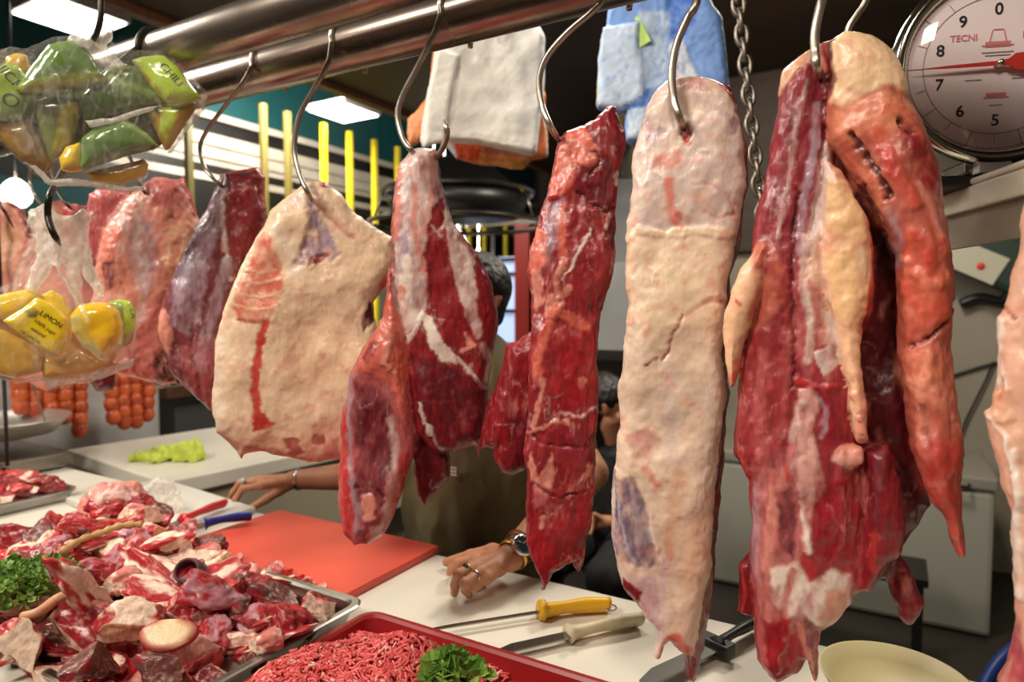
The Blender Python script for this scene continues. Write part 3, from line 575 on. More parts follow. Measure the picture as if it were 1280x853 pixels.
# --- M4 split leg
hanging_meat('beef_leg_muscle', 'split red leg cut of two muscles with white tendons, left of the short dark lobe', (528, 200), .80, [
  ([(513,188),(530,186),(545,188),(548,205),(555,235),(568,278),(593,315),(614,353),(622,390),(617,433),(614,471),(611,520),(602,551),(599,572),(593,558),(580,562),(568,566),(540,560),(518,540),(512,500),(507,460),(503,427),(494,396),(489,346),(490,284),(494,235),(498,205)], .036, .034, .004, RED, 1),
  ([(512,520),(530,520),(552,545),(564,572),(563,595),(549,617),(530,636),(521,617),(516,589)], .022, .02, -.012, DEEP, 1),
  ([(484,368),(476,400),(462,420),(452,440),(437,464),(427,514),(423,583),(421,632),(428,663),(443,681),(462,679),(481,666),(493,645),(507,607),(518,570),(520,545),(514,496),(510,445),(506,410),(496,380),(492,340),(486,330)], .03, .03, .012, ROSE, .8)],
  [('p', [(499,210),(512,190),(546,189),(553,235),(562,262),(548,275),(537,295),(530,320),(532,352),(533,380),(526,400),(516,405),(508,420),(503,427),(494,396),(492,346),(494,284)], SIL, 6, .9, .2, 0),
   ('s', [(500,215),(496,240),(500,262),(494,300)], COR, 5, .7, 0, .002, 5), ('p', [(494,222),(501,226),(502,240),(494,240)], BRT, 2, .9, 0, .001), ('s', [(520,240),(518,290),(528,330),(528,340)], COR, 5, .55, .1, 0, 4), ('s', [(540,195),(540,250),(528,300)], PNK, 6, .5, .1, .001, 5),
   ('p', [(497,325),(507,318),(506,350),(499,356)], LILW, 5, .9, .2, 0), ('p', [(500,300),(512,290),(512,318),(500,325)], LIL, 5, .8, .2, -.001), ('s', [(508,330),(508,370),(514,400)], WHT, 8, .8, 0, 0, 8), ('p', [(498,358),(508,360),(506,375),(498,374)], PNK, 3, .9, 0, .001),
   ('p', [(552,252),(556,250),(558,270),(551,292),(556,318),(562,350),(572,378),(580,396),(570,402),(548,398),(538,378),(535,330),(533,290),(543,262)], RED, 3, 1, 1, -.001),
   ('p', [(545,190),(549,208),(556,235),(563,252),(570,276),(566,276),(556,250),(549,225),(543,205)], DEEP, 3, .9, 1, 0),
   ('p', [(558,262),(566,290),(580,312),(592,345),(594,380),(600,418),(594,424),(582,398),(572,370),(562,330),(556,290)], SIL, 4, .97, .15, .001),
   ('s', [(560,270),(574,302),(588,330)], WHT, 4, .8, 0, .001, 5), ('p', [(566,270),(594,315),(614,353),(620,388),(615,430),(602,418),(596,370),(590,330),(574,300)], T(150,28,38), 4, .9, 1, 0),
   ('s', [(540,285),(550,300),(548,292),(556,284)], SIL, 2, .8, .3, .001, 1.6),
   ('p', [(530,392),(540,398),(552,424),(567,440),(572,452),(552,450),(540,436),(531,412)], WHT, 3, 1, 0, .002), ('s', [(566,442),(585,462),(600,478),(613,490)], SIL, 2, .95, .2, .002, 2), ('s', [(600,430),(612,450),(606,474)], SIL, 5, .7, .3, .001, 4), ('s', [(580,418),(590,430),(576,436)], PNK, 3, .8, .2, .001, 3), ('s', [(530,392),(520,410),(508,428)], WHT, 3, .8, .1, .002, 3),
   ('p', [(512,440),(560,452),(612,486),(611,520),(600,552),(560,560),(525,535)], T(96,16,28), 8, .8, 1, 0), ('s', [(531,480),(560,470),(585,490)], PUR, 3, .5, 1, .001, 1.5), ('s', [(536,500),(570,496),(600,510)], PUR, 3, .4, 1, .001, 1.5),
   ('s', [(524,500),(532,525),(544,548),(552,560)], SIL, 3, .8, .3, .001, 2.2), ('p', [(530,524),(543,528),(541,542),(532,540)], SIL, 3, .8, .2, .002), ('p', [(590,548),(600,546),(600,572),(594,562)], COR, 3, .8, .6, 0),
   ('p', [(500,455),(512,450),(516,466),(506,476)], BRT, 4, .9, 1, .002),
   ('s', [(549,548),(530,560),(524,580)], PUR, 4, .6, 1, 0, 4),
   # left lobe
   ('p', [(486,335),(494,380),(506,410),(512,430),(512,470),(505,500),(490,480),(470,468),(450,458),(452,440),(468,418),(480,395)], COR, 6, .9, .3, .002), ('s', [(486,345),(484,372),(478,392)], BRT, 3, .8, .5, .001, 3), ('s', [(480,402),(490,425),(482,450),(500,470)], PNK, 4, .8, 0, .003, 4), ('s', [(470,430),(462,446)], RED, 4, .8, .5, 0, 5), ('s', [(496,440),(500,480),(508,520)], COR, 5, .8, .3, .002, 5),
   ('p', [(446,474),(470,480),(490,500),(500,530),(496,570),(484,600),(480,640),(466,660),(452,640),(450,600),(446,560),(444,520)], PUR, 8, .9, 1, -.001), ('p', [(455,500),(478,500),(486,530),(470,560),(455,545)], DEEP, 10, .7, 1, 0),
   ('s', [(440,470),(437,520),(440,580),(450,630),(452,655)], LIL, 5, .75, .3, .001, 4), ('s', [(490,520),(497,560),(492,600),(482,640)], SIL, 7, .7, .3, .001, 5), ('p', [(428,500),(436,505),(438,580),(446,640),(440,676),(428,660),(423,600)], BRT, 5, .8, .8, 0), ('p', [(500,560),(518,560),(508,600),(492,640),(484,650),(490,610)], BRT, 8, .75, .8, 0),
   ('p', [(455,610),(468,608),(475,622),(470,636),(460,640),(454,626)], PNK, 4, .9, .1, .003), ('s', [(448,600),(470,600),(480,610)], DARK, 3, .6, 1, -.002, 2.5), ('p', [(466,648),(482,644),(480,664),(466,666)], SIL, 4, .8, .2, .001), ('p', [(452,650),(462,650),(460,668),(450,664)], DARK, 4, .8, 1, -.002), ('s', [(430,665),(445,678),(470,674)], PNK, 4, .6, .3, 0, 4)], RED, h=.0022, seed=21, lump=.0026)
# --- M5 short lobe
hanging_meat('beef_heart_piece', 'short dark red lobe of meat hanging close behind the long narrow strip', (660, 420), .83, [
  ([(676,410),(664,415),(648,424),(632,432),(629,452),(620,483),(611,507),(604,540),(600,562),(607,556),(617,556),(622,575),(628,588),(641,593),(656,586),(670,570),(682,520),(684,440)], .028, .028, 0, T(140,24,34), 1)],
  [('s', [(668,414),(650,430),(640,470),(628,520),(612,556)], RED, 8, .7, 1, .003, 6), ('p', [(640,520),(672,500),(668,590),(630,590)], DEEP, 12, .85, 1, 0), ('s', [(634,440),(640,460),(632,480)], ROSE, 3, .4, .6, .001, 2)], RED, h=.0024, seed=25, lump=.004)
# --- M6 long narrow strip
hanging_meat('beef_loin_strip', 'long narrow strip of bright red meat ending in two points', (704, 180), .80, [
  ([(757,133),(771,132),(779,168),(774,237),(769,290),(764,329),(760,367),(750,405),(748,466),(748,527),(745,588),(742,633),(735,670),(728,708),(724,714),(717,706),(714,688),(708,694),(696,706),(688,721),(682,738),(677,739),(672,717),(662,679),(655,633),(657,590),(660,527),(661,466),(663,405),(664,370),(658,336),(659,313),(672,283),(683,237),(690,207),(700,176),(708,166),(722,160),(742,148)], .026, .03, 0, T(150,40,46), 1),
  ([(722,300),(764,296),(766,330),(758,375),(745,395),(715,372),(700,350),(705,320)], .018, .03, .014, T(146,36,44), 1),
  ([(664,400),(746,400),(748,470),(746,540),(720,560),(664,540),(660,470)], .012, .03, .018, T(150,38,44), 1),
  ([(660,600),(742,600),(736,660),(716,700),(690,715),(680,736),(662,680)], .010, .03, .016, T(150,26,36), 1)],
  [('p', [(708,168),(728,160),(736,175),(748,200),(740,215),(722,212),(715,235),(700,250),(686,252),(685,235),(694,205),(700,180)], COR, 5, .9, .1, .003), ('s', [(712,180),(728,190),(732,205)], PNK, 4, .7, 0, .002, 4), ('s', [(704,200),(712,216),(700,236)], PNK, 4, .6, 0, .002, 4), ('p', [(686,232),(702,236),(698,252),(685,252)], BRT, 4, .8, .3, .002),
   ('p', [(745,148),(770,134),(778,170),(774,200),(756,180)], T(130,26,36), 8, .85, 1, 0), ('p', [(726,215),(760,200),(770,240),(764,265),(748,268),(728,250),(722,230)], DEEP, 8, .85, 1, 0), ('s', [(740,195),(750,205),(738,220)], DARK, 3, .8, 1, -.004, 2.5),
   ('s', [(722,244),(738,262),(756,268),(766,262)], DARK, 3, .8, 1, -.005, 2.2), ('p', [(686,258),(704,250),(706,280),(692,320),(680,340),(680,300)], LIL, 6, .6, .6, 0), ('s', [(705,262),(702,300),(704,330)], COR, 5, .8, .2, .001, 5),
   ('p', [(672,285),(684,290),(684,330),(672,350),(660,340),(660,314)], COR, 4, .9, .2, .002), ('p', [(664,340),(678,340),(682,380),(668,390)], PNK, 4, .8, .1, .001), ('p', [(708,260),(738,268),(744,300),(720,320),(708,300)], RED, 5, .8, 1, .001),
   ('s', [(737,290),(726,310),(712,338),(704,350)], WHT, 2.5, .8, 0, .002, 1.8), ('s', [(704,330),(694,352),(700,372),(712,362)], PNK, 4, .8, .1, .002, 4), ('p', [(684,366),(698,370),(706,380),(694,400),(682,398)], PNK, 5, .8, 0, .002), ('s', [(700,390),(720,402),(732,408)], COR, 5, .7, .2, .002, 6),
   ('s', [(696,385),(680,420),(672,450),(674,470)], COR, 6, .75, .2, .002, 6), ('s', [(680,470),(676,500),(668,530)], PNK, 3, .8, .1, .001, 3), ('p', [(706,420),(745,412),(745,500),(700,520),(694,470)], T(160,28,36), 8, .8, 1, 0), ('s', [(728,472),(726,480)], PNK, 3, .6, .2, .001, 4),
   ('p', [(758,280),(768,272),(770,300),(760,330),(754,310)], DEEP, 3, .8, 1, -.002), ('s', [(772,220),(770,232)], SIL, 2, .9, 0, .002, 3), ('s', [(760,272),(756,286)], SIL, 2, .9, 0, .002, 3.5), ('s', [(752,320),(746,350)], BRT, 3, .6, 1, 0, 2),
   ('s', [(662,540),(680,530),(694,522),(710,524)], PNK, 3, .8, .1, .003, 3), ('s', [(700,512),(726,518),(744,506)], SIL, 2.5, .7, .2, .002, 1.8), ('s', [(664,535),(676,550),(730,555)], DEEP, 3, .5, 1, -.004, 2),
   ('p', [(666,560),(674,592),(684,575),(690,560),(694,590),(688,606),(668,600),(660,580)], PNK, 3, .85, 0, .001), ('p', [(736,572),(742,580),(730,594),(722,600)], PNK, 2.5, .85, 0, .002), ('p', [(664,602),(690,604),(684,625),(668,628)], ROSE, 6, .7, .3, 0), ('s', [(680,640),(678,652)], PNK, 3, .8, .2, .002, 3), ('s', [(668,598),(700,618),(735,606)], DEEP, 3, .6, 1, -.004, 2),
   ('s', [(716,620),(712,650),(714,690)], PUR, 4, .5, 1, .001, 3), ('s', [(696,700),(714,690),(722,706),(732,680)], COR, 2, .6, .6, 0, 1.6), ('p', [(700,530),(740,535),(740,570),(700,565)], T(138,26,48), 8, .6, 1, .002)], RED, h=.0020, seed=31, lump=.0042, ls=34)
# --- M7 long pale cut
FL7 = T(238,210,186)
hanging_meat('beef_striploin', 'long pale cut with a full fat cover, its red side showing at the right edge', (858, 160), .80, [
  ([(840,99),(858,95),(876,96),(900,106),(912,118),(924,148),(929,189),(931,243),(922,297),(912,340),(908,388),(904,460),(902,533),(892,623),(888,700),(880,760),(872,800),(866,820),(850,812),(843,806),(838,800),(830,806),(824,822),(818,820),(824,800),(822,785),(806,770),(800,757),(781,727),(766,677),(766,587),(770,533),(775,478),(781,424),(785,379),(779,333),(783,297),(787,261),(790,198),(806,134),(820,112)], .024, .03, 0, FL7, 0),
  ([(900,102),(914,112),(926,150),(934,189),(935,243),(927,297),(913,345),(911,400),(910,460),(908,533),(899,623),(894,714),(885,777),(876,831),(868,851),(858,838),(858,800),(870,700),(880,560),(888,400),(900,250),(905,180)], .03, .02, -.028, T(112,20,30), 1),
  ([(766,585),(790,575),(812,640),(822,700),(826,760),(812,772),(800,757),(781,727),(765,677)], .014, .02, .004, LIL, .4)],
  [('p', [(812,125),(838,100),(895,104),(922,150),(928,200),(928,250),(912,300),(880,290),(852,285),(800,292),(790,200)], SIL, 12, .75, .1, 0), ('p', [(845,100),(880,98),(900,112),(880,122),(850,118)], ROSE, 8, .45, 0, -.001),
   ('p', [(852,160),(862,158),(866,172),(858,182),(851,174)], RED, 3, .9, .2, -.005), ('s', [(857,176),(860,186)], BRT, 3, .7, .1, -.002, 3), ('p', [(818,196),(850,190),(852,214),(815,214)], COR, 9, .55, 0, .001), ('s', [(836,230),(838,262),(848,285)], COR, 7, .65, 0, 0, 6), ('s', [(848,270),(864,278)], BRT, 5, .6, 0, .001, 4),
   ('p', [(876,238),(905,232),(922,255),(912,275),(886,272)], LIL, 9, .35, 0, .002), ('s', [(868,236),(888,236),(912,250),(920,270),(900,278),(878,268)], PNK, 3, .5, 0, -.002, 1.8), ('s', [(802,150),(812,175),(826,170)], LIL, 6, .6, .1, -.001, 6), ('s', [(905,150),(918,158),(916,170)], LIL, 5, .6, .1, -.001, 5),
   ('s', [(902,106),(916,122),(928,150),(932,190)], RED, 4, .9, 1, 0, 4), ('s', [(786,300),(800,292),(830,296),(870,290),(912,296)], CRM, 6, .7, 0, .003, 5), ('s', [(792,300),(786,340),(790,400)], PEA, 8, .6, 0, .002, 6),
   ('p', [(800,300),(890,300),(895,400),(800,420)], CRM, 20, .6, 0, 0), ('s', [(855,395),(840,425),(832,450)], ROSE, 3, .7, 0, -.003, 2), ('s', [(808,455),(816,450),(824,446)], RED, 2, .8, .1, -.001, 2), ('s', [(880,376),(900,372),(908,385)], ROSE, 4, .5, 0, -.001, 3), ('s', [(848,400),(880,380),(905,378)], PNK, 4, .5, 0, -.002, 2),
   ('p', [(782,540),(808,530),(826,545),(815,570),(792,565)], ROSE, 10, .5, 0, .002), ('s', [(808,580),(822,598)], COR, 5, .6, 0, .001, 5), ('s', [(840,460),(836,520),(846,580)], SIL, 12, .5, 0, -.001, 10), ('s', [(890,440),(888,520),(886,600)], WHT, 6, .5, 0, .001, 6),
   ('p', [(768,598),(792,592),(808,625),(816,660),(822,700),(812,706),(790,700),(772,690),(766,640)], T(98,72,108), 6, .7, .4, -.002), ('s', [(772,610),(776,650),(790,690),(796,700)], LILW, 3, .85, .2, .002, 2.2), ('s', [(790,600),(800,640),(800,690)], LIL, 3, .7, .2, .001, 3), ('s', [(806,640),(815,670)], LILW, 3, .6, .2, .001, 2), ('p', [(766,640),(776,690),(790,720),(806,760),(822,786),(826,740),(822,712),(800,712),(785,708)], T(214,178,188), 6, .9, .1, 0), ('s', [(767,600),(765,640),(766,680),(782,728)], WHT, 3, .8, 0, 0, 2.5),
   ('p', [(779,716),(788,716),(804,732),(802,742),(792,752),(786,742)], RED, 2.5, 1, .8, .001), ('p', [(826,690),(836,690),(834,730),(830,790),(822,820),(820,800),(827,760)], T(224,196,196), 4, .8, 0, 0), ('s', [(812,640),(820,670),(830,700)], WHT, 4, .7, 0, .002, 3),
   ('p', [(834,785),(850,780),(858,795),(870,812),(868,830),(850,812)], COR, 6, .85, .2, 0), ('s', [(836,670),(838,690)], COR, 5, .5, 0, 0, 5), ('p', [(842,570),(860,590),(842,680),(832,680)], PEA, 14, .7, 0, 0), ('p', [(850,660),(890,620),(884,700),(856,760)], PEA, 16, .5, 0, 0), ('s', [(826,820),(820,828)], RED, 3, .8, .5, 0, 3)], FL7, h=.0021, seed=41, lump=.0030, ls=44, alpha=0)
# --- M8 the biggest cut
hanging_meat('beef_hindquarter_cut', 'biggest cut, red with a thick peach fat cap and a deep dark cleft', (1027, 95), .80, [
  # left muscle sheet
  ([(976,91),(990,76),(1010,62),(1034,52),(1040,100),(1042,200),(1050,300),(1060,420),(1072,520),(1084,600),(1086,690),(1083,725),(1058,755),(1042,776),(1025,786),(1020,806),(1024,835),(1022,852),(1014,850),(1007,821),(1002,839),(971,851),(961,841),(946,821),(941,785),(940,745),(941,704),(938,648),(933,598),(926,585),(916,567),(917,552),(918,521),(921,486),(928,440),(936,400),(938,340),(942,310),(946,276),(954,227),(961,182),(968,143)], .030, .034, 0, T(148,46,52), 1),
  # fat cap, right lobe
  ([(1023,54),(1057,41),(1092,45),(1116,64),(1133,94),(1138,123),(1148,153),(1165,192),(1178,232),(1184,276),(1193,325),(1195,375),(1194,471),(1201,547),(1203,633),(1202,650),(1207,680),(1208,695),(1200,698),(1192,680),(1184,669),(1172,640),(1160,628),(1148,600),(1136,560),(1128,500),(1122,440),(1118,360),(1118,320),(1100,290),(1085,260),(1070,230),(1052,200),(1036,180),(1028,120)], .036, .034, .012, T(182,90,74), .3),
  # cleft wall
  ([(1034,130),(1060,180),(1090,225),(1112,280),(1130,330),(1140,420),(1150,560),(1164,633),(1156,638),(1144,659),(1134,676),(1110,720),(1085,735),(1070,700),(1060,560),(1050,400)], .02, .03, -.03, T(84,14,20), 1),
  # fat tongue in the middle
  ([(1030,200),(1052,212),(1070,240),(1084,270),(1092,320),(1090,370),(1078,410),(1076,450),(1080,490),(1084,530),(1080,552),(1070,548),(1062,520),(1060,480),(1050,430),(1036,390),(1028,350),(1030,290)], .016, .02, .026, PEA, 0),
  # left fat flap
  ([(944,312),(960,300),(962,330),(950,370),(938,400),(930,430),(926,460),(918,484),(911,486),(908,462),(907,438),(904,410),(905,394),(914,360),(926,336)], .014, .015, .02, PEA, 0),
  # lower dark lobe and rags
  ([(1082,560),(1110,556),(1130,600),(1134,660),(1126,690),(1105,710),(1090,740),(1070,735),(1072,660)], .022, .02, .006, T(130,24,34), 1),
  ([(1118,690),(1131,700),(1146,730),(1157,755),(1148,768),(1138,780),(1126,770),(1112,740),(1104,712)], .01, .01, -.03, T(110,14,20), 1),
  ([(940,690),(926,704),(920,735),(918,764),(928,770),(942,770),(948,730)], .014, .012, -.012, T(120,18,26), 1),
  ([(1032,552),(1060,556),(1078,560),(1079,578),(1060,584),(1040,586),(1032,574)], .01, .012, .024, PNK, 0)],
  [# muscle sheet upper left
   ('p', [(1034,150),(1048,190),(1062,205),(1090,235),(1106,270),(1090,290),(1070,250),(1050,220),(1034,220)], T(206,120,92), 6, .75, .1, 0),
   ('p', [(944,690),(1000,680),(1010,740),(1000,790),(985,760),(960,770),(946,760)], T(206,128,118), 8, .7, .3, 0), ('s', [(1050,560),(1046,600),(1052,650),(1046,690)], T(176,70,72), 5, .6, .9, .002, 4), ('p', [(960,560),(1000,560),(1006,600),(1000,700),(960,720),(945,700),(940,640),(944,590)], T(196,120,116), 12, .7, .4, 0), ('s', [(946,600),(944,660),(948,720)], LIL, 6, .5, .4, 0, 6),
   ('s', [(966,330),(962,400),(955,470),(958,540),(964,600)], T(186,96,92), 8, .5, .8, .001, 9), ('s', [(986,420),(984,480),(978,540)], T(198,120,112), 5, .6, .7, .001, 5), ('s', [(938,470),(942,530),(948,580)], T(176,80,76), 5, .5, .8, .001, 6),
   ('s', [(1016,330),(1018,370),(1022,400)], PEA, 5, .8, .1, .002, 7), ('p', [(1012,300),(1034,290),(1034,380),(1040,430),(1024,430),(1012,370)], T(232,186,160), 6, .85, .1, .001),
   ('p', [(978,92),(1012,62),(1026,60),(1022,76),(1002,90),(986,110),(974,122)], PEA, 5, .95, 0, .002), ('p', [(1024,62),(1044,58),(1046,88),(1040,120),(1034,140),(1028,110)], RED, 3, .9, .9, -.001),
   ('p', [(985,115),(1020,92),(1028,130),(1022,180),(1004,260),(984,330),(966,330),(950,300),(958,220),(970,150)], T(140,40,52), 10, .7, 1, 0), ('s', [(1010,110),(996,170),(984,240),(974,300)], SIL, 5, .45, .8, .001, 3), ('s', [(1022,140),(1016,200),(1004,260),(1000,320)], LIL, 5, .7, .7, .001, 5), ('s', [(1000,130),(982,200),(968,270)], PUR, 6, .6, 1, -.001, 4), ('s', [(1028,100),(1030,160),(1026,220),(1016,290)], DEEP, 3, .8, 1, -.004, 2.5),
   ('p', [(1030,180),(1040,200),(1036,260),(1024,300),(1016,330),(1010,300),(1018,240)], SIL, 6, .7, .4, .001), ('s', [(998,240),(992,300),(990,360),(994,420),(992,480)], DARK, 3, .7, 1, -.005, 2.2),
   ('p', [(942,300),(966,310),(984,340),(982,380),(960,400),(944,420),(936,400),(946,360)], ORG, 10, .75, .2, .001), ('s', [(960,320),(954,350)], RED, 5, .6, .3, 0, 5), ('p', [(934,420),(990,400),(990,520),(960,580),(926,560),(922,480)], T(158,50,52), 14, .7, 1, 0),
   ('s', [(955,440),(950,500),(956,560)], ROSE, 8, .6, .8, .001, 7), ('p', [(994,340),(1024,360),(1032,420),(1010,470),(994,440)], ROSE, 8, .7, .4, 0), ('s', [(1008,300),(1004,350),(1014,400),(1010,450)], WHT, 5, .6, .1, .002, 5), ('s', [(1030,390),(1042,420),(1046,450)], SIL, 4, .7, .2, .001, 4), ('p', [(1016,440),(1038,430),(1046,456),(1030,470)], SIL, 3, .85, .1, .002),
   ('s', [(1000,472),(1020,480),(1044,482)], BRT, 4, .85, .4, .002, 5), ('p', [(1018,480),(1050,478),(1062,520),(1060,550),(1030,552),(1018,520)], T(140,28,42), 6, .9, 1, 0), ('s', [(1020,490),(1032,510),(1028,540)], LIL, 4, .6, .4, 0, 3),
   ('p', [(998,484),(1014,480),(1024,500),(1016,530),(1024,560),(1030,600),(1020,620),(1012,650),(1014,680),(1004,676),(1002,630),(996,590),(998,540)], T(222,168,156), 5, .95, .1, .003), ('s', [(1002,500),(992,540),(990,580)], SIL, 5, .6, .2, .001, 5), ('s', [(990,550),(986,590)], BRT, 3, .7, .8, 0, 4), ('s', [(972,600),(966,650),(960,700)], PNK, 8, .6, .3, .001, 8), ('p', [(974,610),(990,600),(998,640),(992,690),(976,670)], PUR, 5, .9, 1, -.002), ('s', [(1002,620),(1008,650),(1012,680)], WHT, 3, .9, 0, .002, 3),
   ('p', [(1018,590),(1066,590),(1074,640),(1070,690),(1040,700),(1020,680)], T(150,26,38), 8, .9, 1, .001), ('s', [(1034,620),(1050,650)], ROSE, 3, .5, .8, .001, 1.5), ('s', [(1050,600),(1060,640)], ROSE, 3, .5, .8, .001, 1.5),
   ('p', [(1000,684),(1014,680),(1020,700),(1012,716),(1000,704)], BRT, 4, .95, .6, -.001), ('p', [(966,700),(1000,690),(1012,716),(1040,700),(1060,708),(1062,750),(1040,776),(1020,770),(1004,752),(984,760),(968,740)], WHT, 8, .85, 0, .002), ('p', [(1034,726),(1062,722),(1056,756),(1036,770),(1022,760)], T(206,140,110), 7, .8, 0, 0), ('s', [(992,700),(984,730),(978,770)], BRT, 6, .7, .8, -.001, 5), ('p', [(960,770),(984,756),(1004,772),(1010,800),(1000,836),(972,848),(952,820)], T(150,20,30), 8, .9, 1, 0), ('s', [(998,745),(1004,790),(1014,820),(1020,850)], PNK, 4, .8, .1, .001, 4), ('s', [(1002,735),(1000,762)], LIL, 4, .6, .2, 0, 4), ('s', [(944,720),(948,770),(956,820)], ROSE, 5, .6, .5, 0, 6), ('s', [(950,824),(968,850)], BRT, 3, .8, .8, 0, 3),
   ('s', [(926,560),(934,580),(940,600)], BRT, 4, .6, .8, .002, 5), ('s', [(950,560),(968,590),(980,620)], ROSE, 6, .7, .4, .001, 5),
   # cap
   ('p', [(1036,70),(1057,44),(1092,48),(1115,66),(1130,94),(1136,122),(1128,128),(1112,120),(1090,128),(1072,140),(1052,146),(1038,130)], T(246,206,166), 8, 1, 0, .001), ('s', [(1062,130),(1080,138),(1090,132)], ROSE, 5, .5, 0, -.001, 4), ('s', [(1040,136),(1060,144),(1076,146)], PEA, 5, .8, 0, .001, 5),
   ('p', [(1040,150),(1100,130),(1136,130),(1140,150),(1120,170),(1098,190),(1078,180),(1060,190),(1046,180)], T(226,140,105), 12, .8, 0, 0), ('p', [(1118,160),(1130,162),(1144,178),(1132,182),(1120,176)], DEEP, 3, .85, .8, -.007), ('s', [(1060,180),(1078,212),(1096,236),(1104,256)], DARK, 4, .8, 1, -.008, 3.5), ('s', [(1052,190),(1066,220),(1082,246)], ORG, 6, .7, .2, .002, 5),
   ('p', [(1120,180),(1150,176),(1166,210),(1174,260),(1160,250),(1140,230)], T(138,26,30), 9, .85, .8, -.001), ('s', [(1090,175),(1110,220),(1134,262)], T(210,80,66), 8, .6, .2, .003, 8), ('s', [(1140,240),(1160,280),(1170,320)], PNK, 6, .5, 0, .002, 4), ('s', [(1098,200),(1112,232)], BRT, 6, .6, .3, .002, 6),
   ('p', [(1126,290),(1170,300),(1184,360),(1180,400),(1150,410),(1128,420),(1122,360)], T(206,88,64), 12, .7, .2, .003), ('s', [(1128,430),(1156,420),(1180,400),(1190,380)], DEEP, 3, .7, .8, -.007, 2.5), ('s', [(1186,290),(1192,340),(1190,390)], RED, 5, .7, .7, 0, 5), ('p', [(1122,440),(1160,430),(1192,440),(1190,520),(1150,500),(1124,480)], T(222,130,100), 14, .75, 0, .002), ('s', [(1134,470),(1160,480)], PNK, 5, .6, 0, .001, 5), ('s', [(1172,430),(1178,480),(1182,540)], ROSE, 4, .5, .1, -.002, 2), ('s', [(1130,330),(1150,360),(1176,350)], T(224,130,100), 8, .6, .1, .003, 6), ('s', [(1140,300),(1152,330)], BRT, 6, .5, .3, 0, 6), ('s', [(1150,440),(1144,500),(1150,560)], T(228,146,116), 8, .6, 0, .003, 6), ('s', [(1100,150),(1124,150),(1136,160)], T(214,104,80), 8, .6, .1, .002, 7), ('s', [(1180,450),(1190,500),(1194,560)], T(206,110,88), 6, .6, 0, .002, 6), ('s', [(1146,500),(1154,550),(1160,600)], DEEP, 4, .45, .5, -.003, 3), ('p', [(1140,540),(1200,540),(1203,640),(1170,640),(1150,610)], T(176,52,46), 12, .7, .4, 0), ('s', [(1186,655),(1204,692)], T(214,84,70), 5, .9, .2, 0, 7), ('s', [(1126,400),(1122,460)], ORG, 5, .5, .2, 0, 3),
   ('s', [(1104,270),(1118,300),(1120,330)], LIL, 5, .5, .4, 0, 5),
   # tongue
   ('p', [(1034,230),(1060,235),(1078,270),(1082,320),(1076,370),(1062,410),(1046,400),(1034,350)], T(238,192,140), 10, .9, 0, .002), ('s', [(1084,280),(1092,320),(1086,380),(1080,410)], T(204,74,54), 4, .9, .2, .001, 5), ('s', [(1076,316),(1078,346)], SIL, 3, .7, 0, .001, 3), ('s', [(1076,400),(1074,412)], BRT, 3, .8, .3, 0, 4), ('s', [(1066,490),(1078,500),(1072,530),(1078,548)], T(230,150,130), 4, .8, 0, .003, 5), ('s', [(1074,240),(1086,272),(1100,300)], T(96,20,20), 5, .8, .8, -.003, 4),
   ('s', [(926,452),(916,480)], T(222,110,84), 5, .9, 0, 0, 7), ('s', [(924,374),(930,380)], BRT, 3, .7, 0, 0, 3), ('s', [(1044,566),(1070,570)], T(236,170,160), 5, .8, 0, .001, 6), ('s', [(1100,560),(1094,600),(1090,640)], PUR, 5, .6, 1, .001, 5), ('s', [(1090,660),(1086,700),(1100,706)], BRT, 6, .6, .9, .001, 5), ('s', [(926,710),(932,740),(926,764)], BRT, 3, .6, .8, .001, 3)], T(150,36,44), h=.0021, seed=51, lump=.0036, ls=30, vein=T(214,150,140))
# --- M9 right edge
hanging_meat('beef_fat_trimming', 'pale fatty strip of meat at the far right edge of the photo', (1290, 240), .72, [
  ([(1283,190),(1280,250),(1274,315),(1264,350),(1255,384),(1248,400),(1246,430),(1242,470),(1238,506),(1228,514),(1230,526),(1238,560),(1246,595),(1250,613),(1262,636),(1272,698),(1276,744),(1270,790),(1262,830),(1247,851),(1290,862),(1330,800),(1350,600),(1350,400),(1330,220)], .03, .03, 0, T(228,176,150), 0)],
  [('s', [(1256,384),(1266,400)], RED, 3, .7, .3, -.002, 3), ('s', [(1250,400),(1244,450),(1252,480)], WHT, 5, .7, 0, .002, 6), ('p', [(1240,490),(1262,480),(1266,520),(1240,530)], T(224,170,128), 6, .7, 0, .003), ('s', [(1234,520),(1256,545),(1264,580)], WHT, 3, .7, 0, .003, 3), ('s', [(1268,560),(1274,640),(1280,740)], WHT, 5, .8, 0, .003, 5), ('p', [(1240,860),(1266,790),(1282,760),(1290,860)], T(176,70,80), 8, .9, .7, 0), ('s', [(1252,470),(1248,500)], ORG, 3, .5, 0, -.003, 2)], T(228,176,150), h=.0024, seed=61, lump=.004, alpha=0)
hook('steel S hook holding the fatty strip at the right edge', [(1312, -40, .78), (1300, 40, .76), (1294, 120, .70), (1296, 180, .672), (1302, 215, .70)], .72, .0042)
